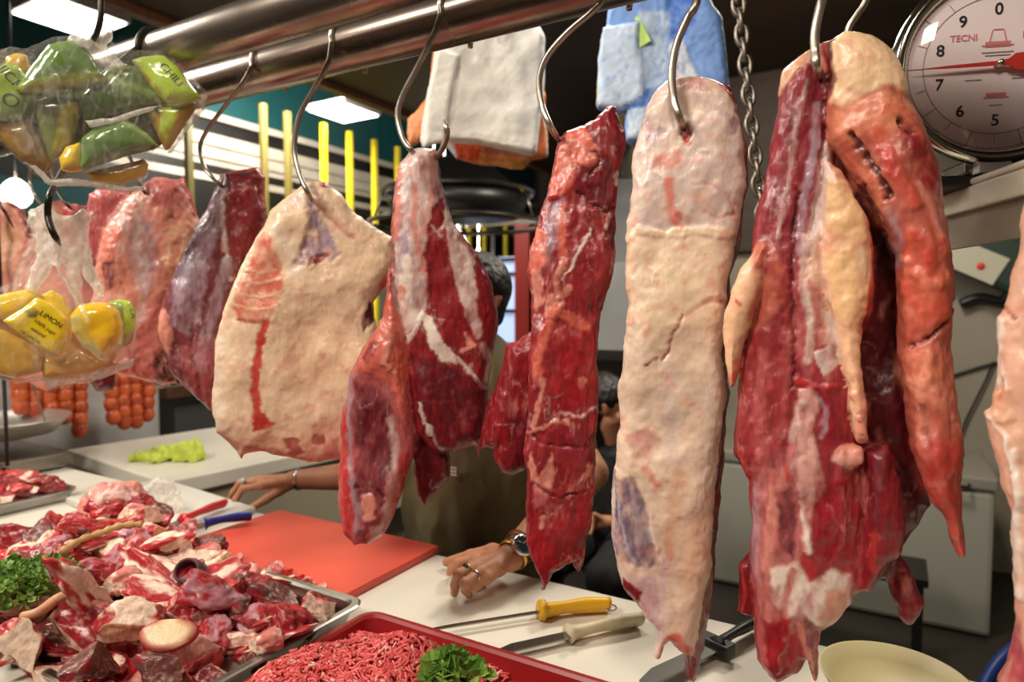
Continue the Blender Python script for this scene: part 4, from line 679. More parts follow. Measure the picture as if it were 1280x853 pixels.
# ------------------------------------------------------------------ sachets, bags, bundles
def glossy_attr(name, rough=.18, bumpk=.25):
    m = bpy.data.materials.new(name); m.use_nodes = True; N = m.node_tree.nodes; L = m.node_tree.links; b = N['Principled BSDF']
    at = N.new('ShaderNodeAttribute'); at.attribute_name = 'tissue'; L.new(at.outputs['Color'], b.inputs['Base Color']); b.inputs['Roughness'].default_value = rough; b.inputs['Coat Weight'].default_value = .5
    tc = N.new('ShaderNodeTexCoord'); n = N.new('ShaderNodeTexNoise'); n.inputs['Scale'].default_value = 45; n.inputs['Detail'].default_value = 3; n.inputs['Distortion'].default_value = 1.5; L.new(tc.outputs['Object'], n.inputs['Vector'])
    bp = N.new('ShaderNodeBump'); bp.inputs['Strength'].default_value = bumpk; bp.inputs['Distance'].default_value = .002; L.new(n.outputs['Fac'], bp.inputs['Height']); L.new(bp.outputs[0], b.inputs['Normal']); return m
POUCH = glossy_attr('filled_pouch_film'); FABRIC = glossy_attr('bundle_film', .55, .10); FABRIC.node_tree.nodes['Principled BSDF'].inputs['Coat Weight'].default_value = 0
def film(name, opa, tint=(245, 240, 230)):
    m = bpy.data.materials.new(name); m.use_nodes = True; nt = m.node_tree; N = nt.nodes; L = nt.links; N.remove(N['Principled BSDF']); out = N['Material Output']
    tr = N.new('ShaderNodeBsdfTransparent'); pb = N.new('ShaderNodeBsdfPrincipled'); pb.inputs['Base Color'].default_value = (*lin(tint), 1); pb.inputs['Roughness'].default_value = .22; pb.inputs['Coat Weight'].default_value = .3
    mx = N.new('ShaderNodeMixShader'); tc = N.new('ShaderNodeTexCoord'); mp = N.new('ShaderNodeMapping'); mp.inputs['Scale'].default_value = (1, 1, .35); L.new(tc.outputs['Object'], mp.inputs[0])
    n = N.new('ShaderNodeTexNoise'); n.inputs['Scale'].default_value = 55; n.inputs['Detail'].default_value = 4; n.inputs['Distortion'].default_value = 2; L.new(mp.outputs[0], n.inputs['Vector'])
    mr = N.new('ShaderNodeMapRange'); mr.inputs[1].default_value = .5; mr.inputs[2].default_value = .8; mr.inputs[3].default_value = opa; mr.inputs[4].default_value = min(1, opa*2.6+.12); L.new(n.outputs['Fac'], mr.inputs[0])
    bp = N.new('ShaderNodeBump'); bp.inputs['Strength'].default_value = .6; bp.inputs['Distance'].default_value = .003; L.new(n.outputs['Fac'], bp.inputs['Height']); L.new(bp.outputs[0], pb.inputs['Normal'])
    L.new(mr.outputs[0], mx.inputs[0]); L.new(tr.outputs[0], mx.inputs[1]); L.new(pb.outputs[0], mx.inputs[2]); L.new(mx.outputs[0], out.inputs[0]); return m
FILM = film('thin_clear_film', .07); FILMW = film('gathered_white_film', .42)
def slab(name, label, cat, org, Y, lobes, paints, base, m, h=.0025, seed=1, lump=.0008, ls=30, parent=None, group=None, breakup=1.2):
    o = hanging_meat(name, label, org, Y, lobes, paints, base, h=h, seed=seed, lump=lump, ls=ls, alpha=0, cat=cat, group=group, breakup=breakup, edgecol=base)
    o.data.materials.clear(); o.data.materials.append(m)
    if parent:
        o.parent = parent; o.matrix_parent_inverse = Matrix.Translation(parent.location).inverted()
        for k in ('label', 'category'):
            if k in o: del o[k]
    return o
def wrap_text(target, text, px, size, m, rz=0, squash=1.0, name='printed_text', off=.0006):
    """flat lettering laid on the pouch surface as a part of it"""
    cu = bpy.data.curves.new(name, 'FONT'); cu.body = text; cu.size = size; cu.align_x = 'CENTER'; cu.align_y = 'CENTER'; cu.space_line = .85
    to = bpy.data.objects.new(name, cu); COL.objects.link(to); dg = bpy.context.evaluated_depsgraph_get(); dg.update()
    me = bpy.data.meshes.new_from_object(to.evaluated_get(dg)); bpy.data.objects.remove(to)
    bm = bmesh.new(); bm.from_mesh(me); bmesh.ops.triangulate(bm, faces=bm.faces); bmesh.ops.subdivide_edges(bm, edges=bm.edges, cuts=1, use_grid_fill=True)
    from mathutils.bvhtree import BVHTree
    V = [v.co.copy() for v in target.data.vertices]; bv = BVHTree.FromPolygons(V, [tuple(p.vertices) for p in target.data.polygons])
    inv = (Matrix.Translation(target.location) @ Matrix.Rotation(target.rotation_euler.z, 4, 'Z')).inverted()
    P0 = inv @ PY(px[0], px[1], TY[target.name]); c, s = math.cos(rz), math.sin(rz); bad = []
    for v in bm.verts:
        x, y = v.co.x, v.co.y*squash; q = Vector((P0.x+x*c-y*s, -1, P0.z+x*s+y*c)); hit = bv.ray_cast(q, Vector((0, 1, 0)))
        if hit[0] is None: bad.append(v)
        else: v.co = hit[0]+Vector((0, -off, 0))
    bmesh.ops.delete(bm, geom=bad, context='VERTS'); bm.to_mesh(me); bm.free()
    return put(name, me, m, target)
TY = {}
INK = mat('dark_print', (44, 42, 20), .5)
GRN = T(104, 136, 66); GRD = T(62, 88, 34); LIM = T(178, 208, 56); YLW = T(240, 204, 44); YLD = T(206, 158, 52); OCH = T(168, 132, 54); GRY = T(170, 170, 140)
YB = .585
def pouch(name, label, pts, dy, base, paints=(), th=.016, R=.02, seed=1, group=None):
    cx = sum(p[0] for p in pts)/len(pts); cy = sum(p[1] for p in pts)/len(pts)
    ref = (120, 140) if cy < 260 else (80, 400); O_ = np.array(PY(ref[0], ref[1], YB)); a_ = math.atan2(-O_[0], O_[1]); W_ = np.array([math.sin(a_), -math.cos(a_), 0]); d_ = ray(cx, cy)
    p_ = CAM+d_*(((O_-W_*dy-CAM)@W_)/(d_@W_)); yv = float(p_[1])
    o = slab(name, label, 'sachet', (cx, cy), yv, [(pts, th, R, 0, base, 0)], list(paints), base, POUCH, seed=seed, lump=.0016, ls=16, group=group)
    TY[o.name] = yv; return o
# green sauce sachets
a = pouch('sauce_sachet', 'dark green sachet with a lime lower edge, topmost in the upper bag', [(19,112),(38,84),(60,56),(80,51),(100,53),(118,72),(134,98),(131,108),(90,116),(30,121)], -.02, GRN, [('s', [(30,112),(80,104),(132,98)], T(176,182,70), 3, .8, 0, .001, 7), ('p', [(44,92),(90,82),(126,98),(80,102),(34,108)], GRD, 8, .5, 0, 0)], seed=71)
pouch('sauce_sachet', 'green sachet right of the topmost one, pointing right', [(103,152),(104,118),(128,95),(140,84),(160,82),(172,88),(190,108),(208,126),(190,132),(150,142)], 0, GRN, [('s', [(140,100),(170,112),(200,126)], T(160,186,110), 6, .6, 0, 0, 5), ('p', [(104,130),(140,124),(190,128),(110,150)], GRD, 10, .6, 0, 0)], seed=72)
b = pouch('sauce_sachet', 'bulging lime labelled sachet at the right side of the upper bag', [(163,76),(180,71),(204,70),(222,84),(240,108),(252,124),(240,128),(208,129),(190,112)], -.015, LIM, [('s', [(166,80),(188,106),(208,126)], OCH, 3, .8, 0, 0, 3)], seed=73)
pouch('sauce_sachet', 'green and yellow sachet folded below the lime labelled one', [(182,130),(208,129),(248,128),(236,150),(214,186),(206,190),(196,170),(184,150)], .01, OCH, [('p', [(205,134),(226,132),(210,180),(198,165)], LIM, 6, .8, 0, 0), ('p', [(184,132),(204,132),(200,150)], GRD, 5, .8, 0, 0)], seed=74)
pouch('sauce_sachet', 'dark green sachet at the bottom right of the upper bag', [(99,210),(100,172),(116,160),(152,148),(168,154),(188,168),(202,184),(180,192),(140,202),(106,213)], -.012, GRN, [('s', [(150,152),(180,168),(200,184)], T(160,186,110), 5, .7, 0, 0, 4), ('p', [(104,180),(150,178),(190,186),(106,210)], GRD, 10, .55, 0, 0)], seed=75)
pouch('sauce_sachet', 'dark sachet with a yellow side in the middle of the upper bag', [(42,126),(60,120),(100,123),(102,150),(96,176),(78,196),(64,206),(54,180),(44,150)], .005, T(104,112,60), [('p', [(76,134),(100,128),(102,156),(80,190),(64,204)], T(176,160,50), 4, .9, 0, 0), ('p', [(44,130),(76,126),(70,150),(50,150)], T(84,92,66), 8, .6, 0, 0)], seed=76)
pouch('sauce_sachet', 'small bright yellow sachet at the bottom of the upper bag', [(74,198),(82,184),(100,178),(104,192),(104,214),(88,217),(76,214)], -.005, YLW, [('p', [(76,206),(103,200),(103,215),(80,216)], YLD, 5, .8, 0, 0)], seed=77, th=.012)
c_ = pouch('sauce_sachet', 'lime printed sachet at the left edge of the photo, upper bag', [(-30,100),(-10,84),(10,76),(28,84),(38,104),(41,130),(30,148),(10,152),(-20,150)], -.004, T(150,176,60), [('p', [(-20,130),(38,122),(30,148),(-10,150)], GRN, 8, .7, 0, 0)], seed=78)
pouch('sauce_sachet', 'orange topped sachet behind the lime printed one', [(2,90),(8,70),(20,65),(34,68),(40,90),(30,110),(10,108)], .03, YLD, [], seed=79, th=.01)
pouch('sauce_sachet', 'brownish sachet low at the left side of the upper bag', [(-20,150),(10,152),(40,150),(56,180),(70,206),(60,218),(30,204),(4,178)], .012, T(150,118,70), [('p', [(20,156),(44,152),(56,184),(34,190)], T(170,160,140), 8, .6, 0, 0), ('s', [(6,172),(40,206)], OCH, 5, .7, 0, 0, 6)], seed=80)
pouch('sauce_sachet', 'amber sachet hanging lowest in the upper bag', [(106,216),(130,208),(180,198),(187,206),(182,222),(158,228),(156,232),(118,228)], .014, YLD, [], seed=81, th=.012)
pouch('sauce_sachet', 'dark olive sachet at the back of the upper bag, behind the green ones', [(36,96),(80,84),(130,92),(170,120),(190,150),(176,186),(120,196),(70,190),(44,160)], .034, T(86,92,50), [('p', [(90,150),(150,150),(140,190),(90,190)], T(120,96,56), 10, .7, 0, 0)], seed=85, th=.012)
pouch('sauce_sachet', 'brown green sachet at the back right of the upper bag', [(160,112),(200,112),(228,130),(216,172),(190,190),(168,160)], .032, T(96,96,60), [], seed=86, th=.01)
pouch('sauce_sachet', 'dull green sachet at the back left of the upper bag', [(-30,96),(6,92),(44,110),(52,150),(30,186),(-30,170)], .03, T(120,132,84), [], seed=87, th=.01)
wrap_text(c_, 'MICHI', (12, 98), .020, INK, math.radians(-50)); wrap_text(c_, 'O', (14, 128), .028, INK, .2)
wrap_text(b, 'CHILI', (214, 96), .017, INK, math.radians(-48)); wrap_text(a, 'salsa verde', (86, 110), .008, INK, math.radians(6))
# film bag round the green sachets
t = thing('clear_bag', 'clear film bag full of green sauce sachets hanging from a dark hook', 'bag', PY(120, 140, YB+.03))
slab('bag_film', None, None, (120, 140), YB, [([(-30,70),(0,64),(30,62),(60,52),(95,44),(120,46),(160,64),(200,66),(228,84),(258,118),(250,140),(222,184),(212,196),(190,192),(186,216),(180,238),(150,238),(100,230),(60,226),(40,214),(10,186),(-30,160)], .042, .03, 0, WHT, 0)], [], WHT, FILM, seed=82, lump=.003, ls=60, parent=t)
slab('gathered_neck', None, None, (128, 50), YB, [([(112,34),(124,38),(134,30),(142,36),(143,48),(134,58),(146,72),(166,84),(150,92),(126,86),(104,66),(84,52),(96,42)], .014, .014, 0, WHT, 0), ([(98,40),(112,44),(124,60),(112,70),(96,54)], .01, .01, .01, WHT, 0)], [], WHT, FILMW, seed=83, lump=.005, ls=90, parent=t)
slab('bottom_hem', None, None, (120, 228), YB, [([(36,208),(44,206),(64,226),(100,224),(130,228),(158,234),(180,232),(181,239),(150,240),(110,234),(70,233),(56,230)], .006, .006, 0, WHT, 0), ([(250,118),(260,119),(256,138),(238,160),(216,192),(208,192),(212,184),(232,156),(244,134)], .006, .006, 0, WHT, 0), ([(104,150),(140,146),(190,132),(206,130),(188,140),(140,156),(112,162)], .005, .006, .03, WHT, 0)], [], WHT, FILMW, seed=84, lump=.002, parent=t)
mb = MB(); yz = YB-.015
path = spline([PY(128, -160, yz), PY(128, -60, yz), PY(127, -10, yz), PY(126, 20, yz), PY(122, 38, yz), PY(116, 50, yz), PY(108, 58, YB)], 8); mb.tube(path, [.0044]*(len(path)-5)+[.004, .0034, .0028, .002, .001], 12)
o = mb.build('meat_hook', DARKHOOK); tag(o, 'dark hook holding up the bag of green sachets at the top left', 'hook')
# yellow juice sachets
SG = 'yellow juice sachets in the lower bag'
pouch('juice_sachet', 'yellow sachet at the left frame edge, highest in the lower bag', [(-30,376),(10,366),(44,360),(52,372),(40,388),(10,400),(-30,404)], .01, YLW, seed=91)
d_ = pouch('juice_sachet', 'flat yellow sachet with dark printed lines in the lower bag', [(2,402),(24,388),(46,371),(64,378),(84,396),(86,420),(80,438),(72,448),(58,444),(30,424)], -.03, T(246,214,40), [('s', [(6,406),(40,430),(72,446)], OCH, 3, .7, 0, 0, 3), ('p', [(32,388),(42,384),(50,390),(44,398),(34,396)], T(110,100,40), 2, .8, 0, 0)], seed=92, th=.012)
pouch('juice_sachet', 'round fat yellow sachet at the right of the lower bag', [(88,396),(98,382),(116,377),(136,379),(149,390),(153,406),(150,424),(140,440),(134,452),(122,450),(104,434),(90,414)], -.03, T(244,196,44), [('p', [(88,398),(100,392),(110,414),(130,444),(120,450),(100,432)], T(190,186,120), 5, .8, 0, 0), ('s', [(102,382),(110,402)], T(250,240,180), 3, .7, 0, 0, 2.5), ('p', [(116,420),(146,420),(132,452)], T(206,150,90), 8, .6, 0, 0)], seed=93, th=.022, R=.026)
e_ = pouch('sauce_sachet', 'green and lime sachet behind the round yellow one', [(136,378),(150,374),(164,377),(171,392),(169,412),(166,428),(156,438),(150,430),(150,400)], .0, LIM, [('p', [(138,378),(154,377),(156,410),(150,414),(146,392)], GRN, 3, .9, 0, 0), ('p', [(152,418),(170,412),(164,436),(152,436)], T(180,150,110), 4, .8, 0, 0)], seed=94, th=.014)
pouch('juice_sachet', 'golden sachet lowest at the left frame edge', [(-30,410),(4,412),(30,424),(56,444),(52,466),(20,474),(-30,462)], 0, T(214,170,62), [('p', [(10,440),(50,440),(48,464),(14,470)], T(190,140,50), 8, .6, 0, 0)], seed=95)
pouch('juice_sachet', 'golden sachet at the bottom middle of the lower bag', [(54,446),(78,444),(100,436),(122,450),(140,450),(152,456),(120,466),(84,474),(54,472)], .004, T(206,156,60), seed=96)
pouch('juice_sachet', 'yellow sachet behind the printed one in the lower bag', [(50,368),(66,362),(80,372),(90,390),(88,430),(70,410)], .012, YLW, seed=97, th=.01)
pouch('juice_sachet', 'amber sachet at the back of the lower bag', [(-30,396),(60,392),(130,400),(158,430),(140,456),(80,470),(20,462),(-30,450)], .03, T(206,150,60), [], seed=98, th=.01)
for k, (tx, x, y, sz) in enumerate([('LIMON', 64, 400, .012), ('100% jugo', 56, 409, .0085), ('natural', 48, 415, .0085), ('DE LIMON', 38, 420, .007)]): wrap_text(d_, tx, (x, y), sz, INK, math.radians(-40))
wrap_text(e_, 'CH', (166, 392), .012, INK, math.radians(-80))
t = thing('clear_bag', 'clear film bag of yellow juice sachets hanging from a curved dark hook', 'bag', PY(80, 400, YB+.03))
slab('bag_film', None, None, (80, 400), YB, [([(-30,368),(20,352),(40,320),(60,300),(90,300),(110,330),(126,364),(160,372),(176,392),(172,430),(168,452),(140,468),(100,480),(66,486),(56,474),(30,478),(-30,460)], .046, .03, 0, WHT, 0)], [], WHT, FILM, seed=101, lump=.003, ls=60, parent=t)
slab('gathered_neck', None, None, (72, 300), YB, [([(36,262),(56,256),(78,270),(104,262),(116,272),(112,288),(122,340),(132,370),(124,374),(100,336),(106,384),(88,360),(78,330),(70,330),(60,350),(44,372),(30,366),(40,330),(44,300),(34,280)], .012, .016, 0, WHT, 0), ([(44,268),(72,300),(80,340),(104,382),(94,384),(72,346),(56,310)], .008, .01, .012, WHT, 0)], [], WHT, FILMW, seed=102, lump=.005, ls=80, parent=t)
slab('bottom_hem', None, None, (80, 470), YB, [([(-30,456),(30,472),(58,470),(100,470),(150,452),(168,448),(166,458),(130,472),(100,480),(70,484),(62,490),(54,478),(20,480),(-30,468)], .006, .006, 0, WHT, 0)], [], WHT, FILMW, seed=103, lump=.002, parent=t)
mb = MB(); yz = YB-.022
hd = [Vector((PY(96, 60, yz).x, .70+.041*math.cos(math.radians(q)), 1.937+.041*math.sin(math.radians(q)))) for q in (0, 40, 80, 120, 160, 185)]
path = spline(hd, 4)+spline([PY(96, 120, .648), PY(92, 160, .645), PY(84, 200, .635), PY(72, 226, .60), PY(62, 245, yz), PY(60, 270, yz), PY(66, 290, yz), PY(76, 308, YB-.005)], 8); mb.tube(path, [.0052]*(len(path)-5)+[.0045, .004, .003, .002, .001], 12)
o = mb.build('meat_hook', mat('blackened_hook', (52, 50, 44), .4, .8)); tag(o, 'dark curved hook holding up the bag of yellow juice sachets', 'hook')
# bundles of carrier bags hung on a thin rod behind the rails
o = MB().tube([(-3.9, 1.62, 2.42), (3.15, 1.62, 2.42)], .009, 14).build('bag_rod', STEEL); tag(o, 'thin steel rod high behind the rails, carrying the bundles of carrier bags', 'rod')
CW = T(232,228,218); CO = T(226,120,62); CB = T(120,160,226); CBD = T(60,110,200); CBL = T(196,216,240)
t = thing('white_bag_bundle', 'flat bundle of white carrier bags hanging behind the rails', 'bag bundle', PY(605, 60, 1.62))
slab('bag_stack', None, None, (605, 60), 1.6, [([(560,-40),(640,-40),(668,20),(681,50),(680,130),(672,192),(666,197),(600,182),(545,178),(530,186),(526,176),(534,120),(541,84),(546,40)], .035, .02, 0, CW, 0), ([(548,60),(575,70),(566,110),(556,178),(530,184),(534,120)], .012, .01, .035, CW, 0)], [('s', [(575,90),(570,140),(560,176)], T(210,204,194), 4, .6, 0, -.003, 2), ('s', [(545,168),(600,174),(668,188)], T(222,216,206), 3, .7, 0, -.003, 3), ('p', [(620,50),(640,50),(632,66),(624,62)], T(200,190,184), 4, .6, 0, -.002)], CW, FABRIC, h=.004, seed=111, lump=.0035, ls=9, parent=t)
t = thing('orange_bag_bundle', 'bundle of orange and striped carrier bags showing behind the white bundle', 'bag bundle', PY(620, 60, 1.70))
slab('bag_stack', None, None, (610, 60), 1.69, [([(560,-30),(650,-30),(670,60),(682,120),(687,170),(684,196),(664,200),(655,210),(600,208),(570,202),(556,184),(530,176),(512,184),(506,168),(508,150),(520,138),(532,120)], .03, .02, 0, CO, 0)], [('p', [(505,150),(530,132),(534,150),(528,184),(510,182)], T(232,160,110), 5, .8, 0, .002), ('p', [(570,182),(600,188),(604,204),(572,204)], T(210,70,40), 4, .8, 0, 0), ('p', [(600,194),(660,200),(655,212),(598,210)], T(226,170,90), 3, .8, 0, 0), ('s', [(604,192),(660,196)], T(120,140,170), 2, .6, 0, 0, 2), ('s', [(682,150),(684,196)], T(236,190,160), 3, .8, 0, 0, 3), ('p', [(558,180),(570,184),(568,202),(556,196)], CBL, 3, .8, 0, 0)], CO, FABRIC, h=.004, seed=112, lump=.007, ls=20, parent=t)
t = thing('blue_bag_bundle', 'bundle of translucent blue carrier bags with a lime tag, hanging behind the hooks', 'bag bundle', PY(830, 10, 1.62))
slab('bag_stack', None, None, (830, 10), 1.6, [([(770,-80),(860,-90),(880,-20),(890,10),(902,24),(908,60),(914,110),(918,170),(870,185),(790,180),(782,178),(782,140),(746,136),(745,128),(752,60),(755,30),(762,-20)], .03, .02, 0, CB, 0), ([(752,32),(800,26),(800,60),(806,120),(780,138),(747,132),(748,80)], .014, .014, .03, CBL, 0)], [('p', [(836,-20),(868,-10),(872,30),(850,60),(836,50),(806,72),(796,56),(830,40)], CBD, 6, .8, 0, -.003), ('p', [(800,20),(836,20),(834,110),(800,120)], CBL, 8, .8, 0, .002), ('p', [(836,60),(850,50),(880,120),(840,110)], T(226,232,240), 5, .8, 0, .003), ('p', [(870,50),(905,40),(912,120),(890,130)], T(112,150,216), 6, .7, 0, 0), ('s', [(782,140),(806,136),(810,118)], CBD, 4, .8, 0, -.002, 3), ('p', [(784,142),(806,140),(806,178),(784,176)], T(206,222,238), 4, .8, 0, 0), ('s', [(746,90),(745,134)], T(226,210,60), 2, .9, 0, 0, 3)], CB, FABRIC, h=.004, seed=113, lump=.006, ls=14, parent=t)
q = PY(793, 44, 1.555); mb = MB().box((0, 0, 0), (.028, .003, .036), Matrix.Rotation(-.45, 4, 'Y'), .001); o = mb.build('tag', mat('lime_tag', (190, 226, 110), .5), t, smooth=False); o.location = q-t.location; o.rotation_euler = (0, 0, .1)
# chain
c0 = PY(921, -12, 1.35); c1 = PY(952, 270, 1.35); t = thing('steel_chain', 'steel link chain hanging between the pale cut and the biggest cut', 'chain', c0)
d = c1-c0; n = 15; mb = MB()
lk = [Vector((.0105*math.cos(a), 0, .0215*math.sin(a)*(1.0))) for a in [k*math.pi/8 for k in range(16)]]
vs = lk+[lk[0]]; mb.tube(vs, .0042, 8, cap=False); lm = mb.mesh('chain_link')
for k in range(n+6):
    o = bpy.data.objects.new('chain_link', lm); COL.objects.link(o); o.parent = t; o.location = d*((k-5)/n)*1.0; q = d.to_track_quat('-Z', 'Y') if 0 else None; o.rotation_euler = (0, math.atan2(-d.x, -d.z) if 0 else -math.atan2(d.x, -d.z), 0); o.rotation_euler.rotate_axis('Z', (k % 2)*math.pi/2+.35)
lm.materials.append(mat('chain_steel', (140, 130, 118), .4, .9, var=.3, vscale=50))
# ------------------------------------------------------------------ orange sausage strings before the cabinet
SAUS = mat('orange_sausage_skin', (206, 92, 32), .5, col2=(156, 54, 18), vscale=26, bump=.3, bscale=50, coat=.3)
m0 = MB(); prof = [(.001, -.025), (.007, -.0245), (.014, -.018), (.0175, -.008), (.0185, 0), (.0175, .008), (.014, .018), (.007, .0245), (.001, .025)]
m0.lathe(prof, 16); sm = m0.mesh('sausage_link'); sm.materials.append(SAUS)
XS = -2.62
def sausage(x, y0, y1, label, loop=False):
    a = PX(x, y0, XS); b = PX(x, y1, XS); t = thing('sausage_string', label, 'sausage string', a, group=None)
    L = a.z-b.z; n = max(2, int(round(L/.043))); pts = [Vector((0, 0, -L*k/n-.02)) for k in range(n)]
    if loop:
        n = 17; pts = []
        for k in range(n):
            s = math.pi*2*k/n; pts.append(Vector((.0, .07*math.sin(s)*(1 if abs(math.sin(s)) < .9 else 1), -L/2+.01-(L/2-.03)*math.cos(s+.18))))
    for k, p in enumerate(pts):
        o = bpy.data.objects.new('sausage_link', sm); COL.objects.link(o); o.parent = t; o.scale = (1.5, 1.5, 1.3); o.location = p+Vector((random.uniform(0, .012), random.uniform(-.005, .005), 0))
        q = pts[(k+1) % len(pts)]-p if loop else Vector((0, .08*math.sin(k*2.3), 1)); o.rotation_euler = q.to_track_quat('Z', 'Y').to_euler(); o.rotation_euler.rotate_axis('Z', k)
    mb = MB().tube([(0, 0, -.01), (0, 0, .14)], .002, 6); mb.build('string', WHITEP, t)
sausage(24, 474, 514, 'short orange sausage string, first from the left above the weighing pan'); sausage(42, 474, 516, 'orange sausage string, second from the left above the weighing pan'); sausage(60, 476, 518, 'orange sausage string in the middle of the left bunch')
sausage(80, 474, 526, 'longer orange sausage string reaching below the pan rim'); sausage(98, 474, 544, 'longest orange sausage string, rightmost of the left bunch')
sausage(138, 468, 530, 'orange sausage string at the left side of the separate right bunch'); sausage(152, 468, 534, 'orange sausage string second from left in the right bunch'); sausage(167, 466, 533, 'orange sausage string third from left in the right bunch'); sausage(182, 468, 526, 'rightmost orange sausage string, near the pale cabinet edge')
zr = PX(60, 474, XS).z+.12; o = MB().tube([(XS, .45, zr+.0), (XS, 1.9, zr+.0)], .008, 12).build('sausage_rod', STEEL); tag(o, 'thin rod carrying the orange sausage strings', 'rod')
for yy_ in (.6, 1.45): pass
# yellow-green glove on the side counter
def caps(parts, h=.003, k=.006, pad=.02):
    P = [(np.array(a, float), np.array(b, float), ra, rb) for (a, b, ra, rb) in parts]
    allp = np.array([p for q in P for p in (q[0], q[1])]); mr = max(max(q[2], q[3]) for q in P)+pad
    mn = allp.min(0)-mr; mx = allp.max(0)+mr; n = np.ceil((mx-mn)/h).astype(int)+1; F = np.full(n, .05, np.float32)
    ax = [mn[i]+h*np.arange(n[i]) for i in range(3)]
    for a, b, ra, rb in P:
        R = max(ra, rb)+.02+k; lo = np.maximum(0, ((np.minimum(a, b)-R-mn)/h).astype(int)); hi = np.minimum(n, ((np.maximum(a, b)+R-mn)/h).astype(int)+2)
        X, Y, Z = np.meshgrid(*[ax[i][lo[i]:hi[i]] for i in range(3)], indexing='ij'); ab = b-a; L2 = max(ab@ab, 1e-9)
        t = np.clip(((X-a[0])*ab[0]+(Y-a[1])*ab[1]+(Z-a[2])*ab[2])/L2, 0, 1)
        d = np.sqrt((X-a[0]-t*ab[0])**2+(Y-a[1]-t*ab[1])**2+(Z-a[2]-t*ab[2])**2)-(ra+(rb-ra)*t)
        sl = tuple(slice(lo[i], hi[i]) for i in range(3)); G = F[sl]; hh = np.clip(.5+.5*(G-d)/k, 0, 1); F[sl] = G*(1-hh)+d*hh-k*hh*(1-hh)
    V, Q = surfnet(F, mn, h); N = vnormals(V, Q)
    if ((V-V.mean(0))*N).sum() < 0: Q = Q[:, ::-1]
    return V, Q
g = [((0, 0, .008), (.07, .01, .010), .026, .030), ((.0, .03, .01), (.07, .04, .012), .02, .022), ((.07, 0, .01), (.12, .0, .012), .034, .04)]
for k in range(4): g.append(((0, -.02+k*.018, .01), (-.075-.012*math.sin(k+1), -.045+k*.030, .012), .012, .010))
g += [((.04, -.02, .01), (.0, -.075, .012), .013, .011), ((.05, .04, .02), (.12, .03, .03), .012, .016), ((.02, -.01, .025), (.10, .02, .03), .010, .014)]
V, Q = caps(g, .003); V[:, 2] = np.maximum(V[:, 2], 0)*.62; V = V+vnormals(V, Q)*(fbm(V*60, 3, 5)*.006)[:, None]; V[:, 2] = np.maximum(V[:, 2], 0)
c = PZ(203, 574, .982); o = put('rubber_glove', npmesh('rubber_glove', V, Q), mat('lime_rubber', (202, 218, 82), .5, var=.12, vscale=14, bump=.3, bscale=30), None, (c.x, c.y, .981), (0, 0, math.radians(25))); o.scale = (.92, 1.0, 2.0); tag(o, 'crumpled lime green rubber glove on the white side counter', 'glove')
# ------------------------------------------------------------------ dial scale on its shelf
cs = PY(1244, 83, 1.10); R = .121; az = math.radians(20)   # dial turned a little to the right
t = thing('dial_scale', 'round dial scale with a chrome rim and red needle at the top right', 'scale', cs, az)
MX = Matrix.Rotation(math.radians(90), 4, 'X')  # lathe axis z -> -y is the dial normal
HOUS = mat('satin_housing', (150, 146, 130), .3, .8, var=.15, vscale=5); CHR = mat('chrome', (215, 210, 198), .12, 1)
MB().lathe([(.001, -.125), (R*.8, -.122), (R*.93, -.11), (R*.95, -.10), (R*.95, -.02), (R*.99, -.005), (R*1.0, .0), (R*.9, .002), (.001, .002)], 72, MX).build('housing', HOUS, t)
MB().lathe([(R*1.0+.010*math.cos(a), .004+.011*math.sin(a)) for a in [k*math.pi/6 for k in range(13)]], 72, MX).build('chrome_rim', CHR, t)
MB().lathe([(R*.99, .004), (.001, .004), (.001, .003), (R*.99, .003)], 72, MX).build('dial_face', mat('dial_white', (244, 228, 230), .4), t, smooth=False)
DIN = mat('dial_black', (34, 30, 34), .5); DRE = mat('dial_red', (206, 54, 44), .5); DFA = mat('dial_grey_print', (150, 138, 146), .5); DFR = mat('dial_pale_red', (216, 130, 130), .5)
def dial_text(body, x, z, size, m, name='dial_number', rot=0):
    cu = bpy.data.curves.new(name, 'FONT'); cu.body = body; cu.size = size; cu.align_x = 'CENTER'; cu.align_y = 'CENTER'; cu.extrude = .0002; cu.offset = size*.012
    to = bpy.data.objects.new(name, cu); COL.objects.link(to); dg = bpy.context.evaluated_depsgraph_get(); dg.update(); me = bpy.data.meshes.new_from_object(to.evaluated_get(dg)); bpy.data.objects.remove(to)
    o = put(name, me, m, t, (x, -.0048, z), (math.pi/2, 0, 0)); o.rotation_euler.rotate_axis('Z', rot); return o
for k in range(10):
    a = math.radians(90-36*k); dial_text(str(k), R*.60*math.cos(a), R*.60*math.sin(a), .021, DIN)
mb = MB()
for k in range(100):
    a = 2*math.pi*k/100; r0, r1 = (R*.74, R*.93) if k % 10 == 0 else ((R*.74, R*.84) if k % 5 == 0 else (R*.90, R*.94)); w_ = .0007 if k % 10 else .001
    mb.box(((r0+r1)/2*math.cos(a), -.0046, (r0+r1)/2*math.sin(a)), ((r1-r0)/2, .0002, w_/2), Matrix.Rotation(-a, 4, 'Y'))
for rr_ in (.74, .90): mb.lathe([(R*rr_-.0005, .0047), (R*rr_+.0005, .0047)], 90, MX)
mb.build('dial_ticks', DFA, t, smooth=False)
dial_text('TECNI', -R*.34, R*.31, .0118, DFR, 'printed_word'); dial_text('PESA', R*.34, R*.31, .0118, DFR, 'printed_word')
mb = MB(); mb.prism([(-.007, .047), (.007, .047), (.010, .031), (.018, .023), (-.018, .023), (-.010, .031)], .0044, .0047, MX); mb.prism([(-.006, .046), (.006, .046), (.008, .033), (-.008, .033)], .0048, .0049, MX); 
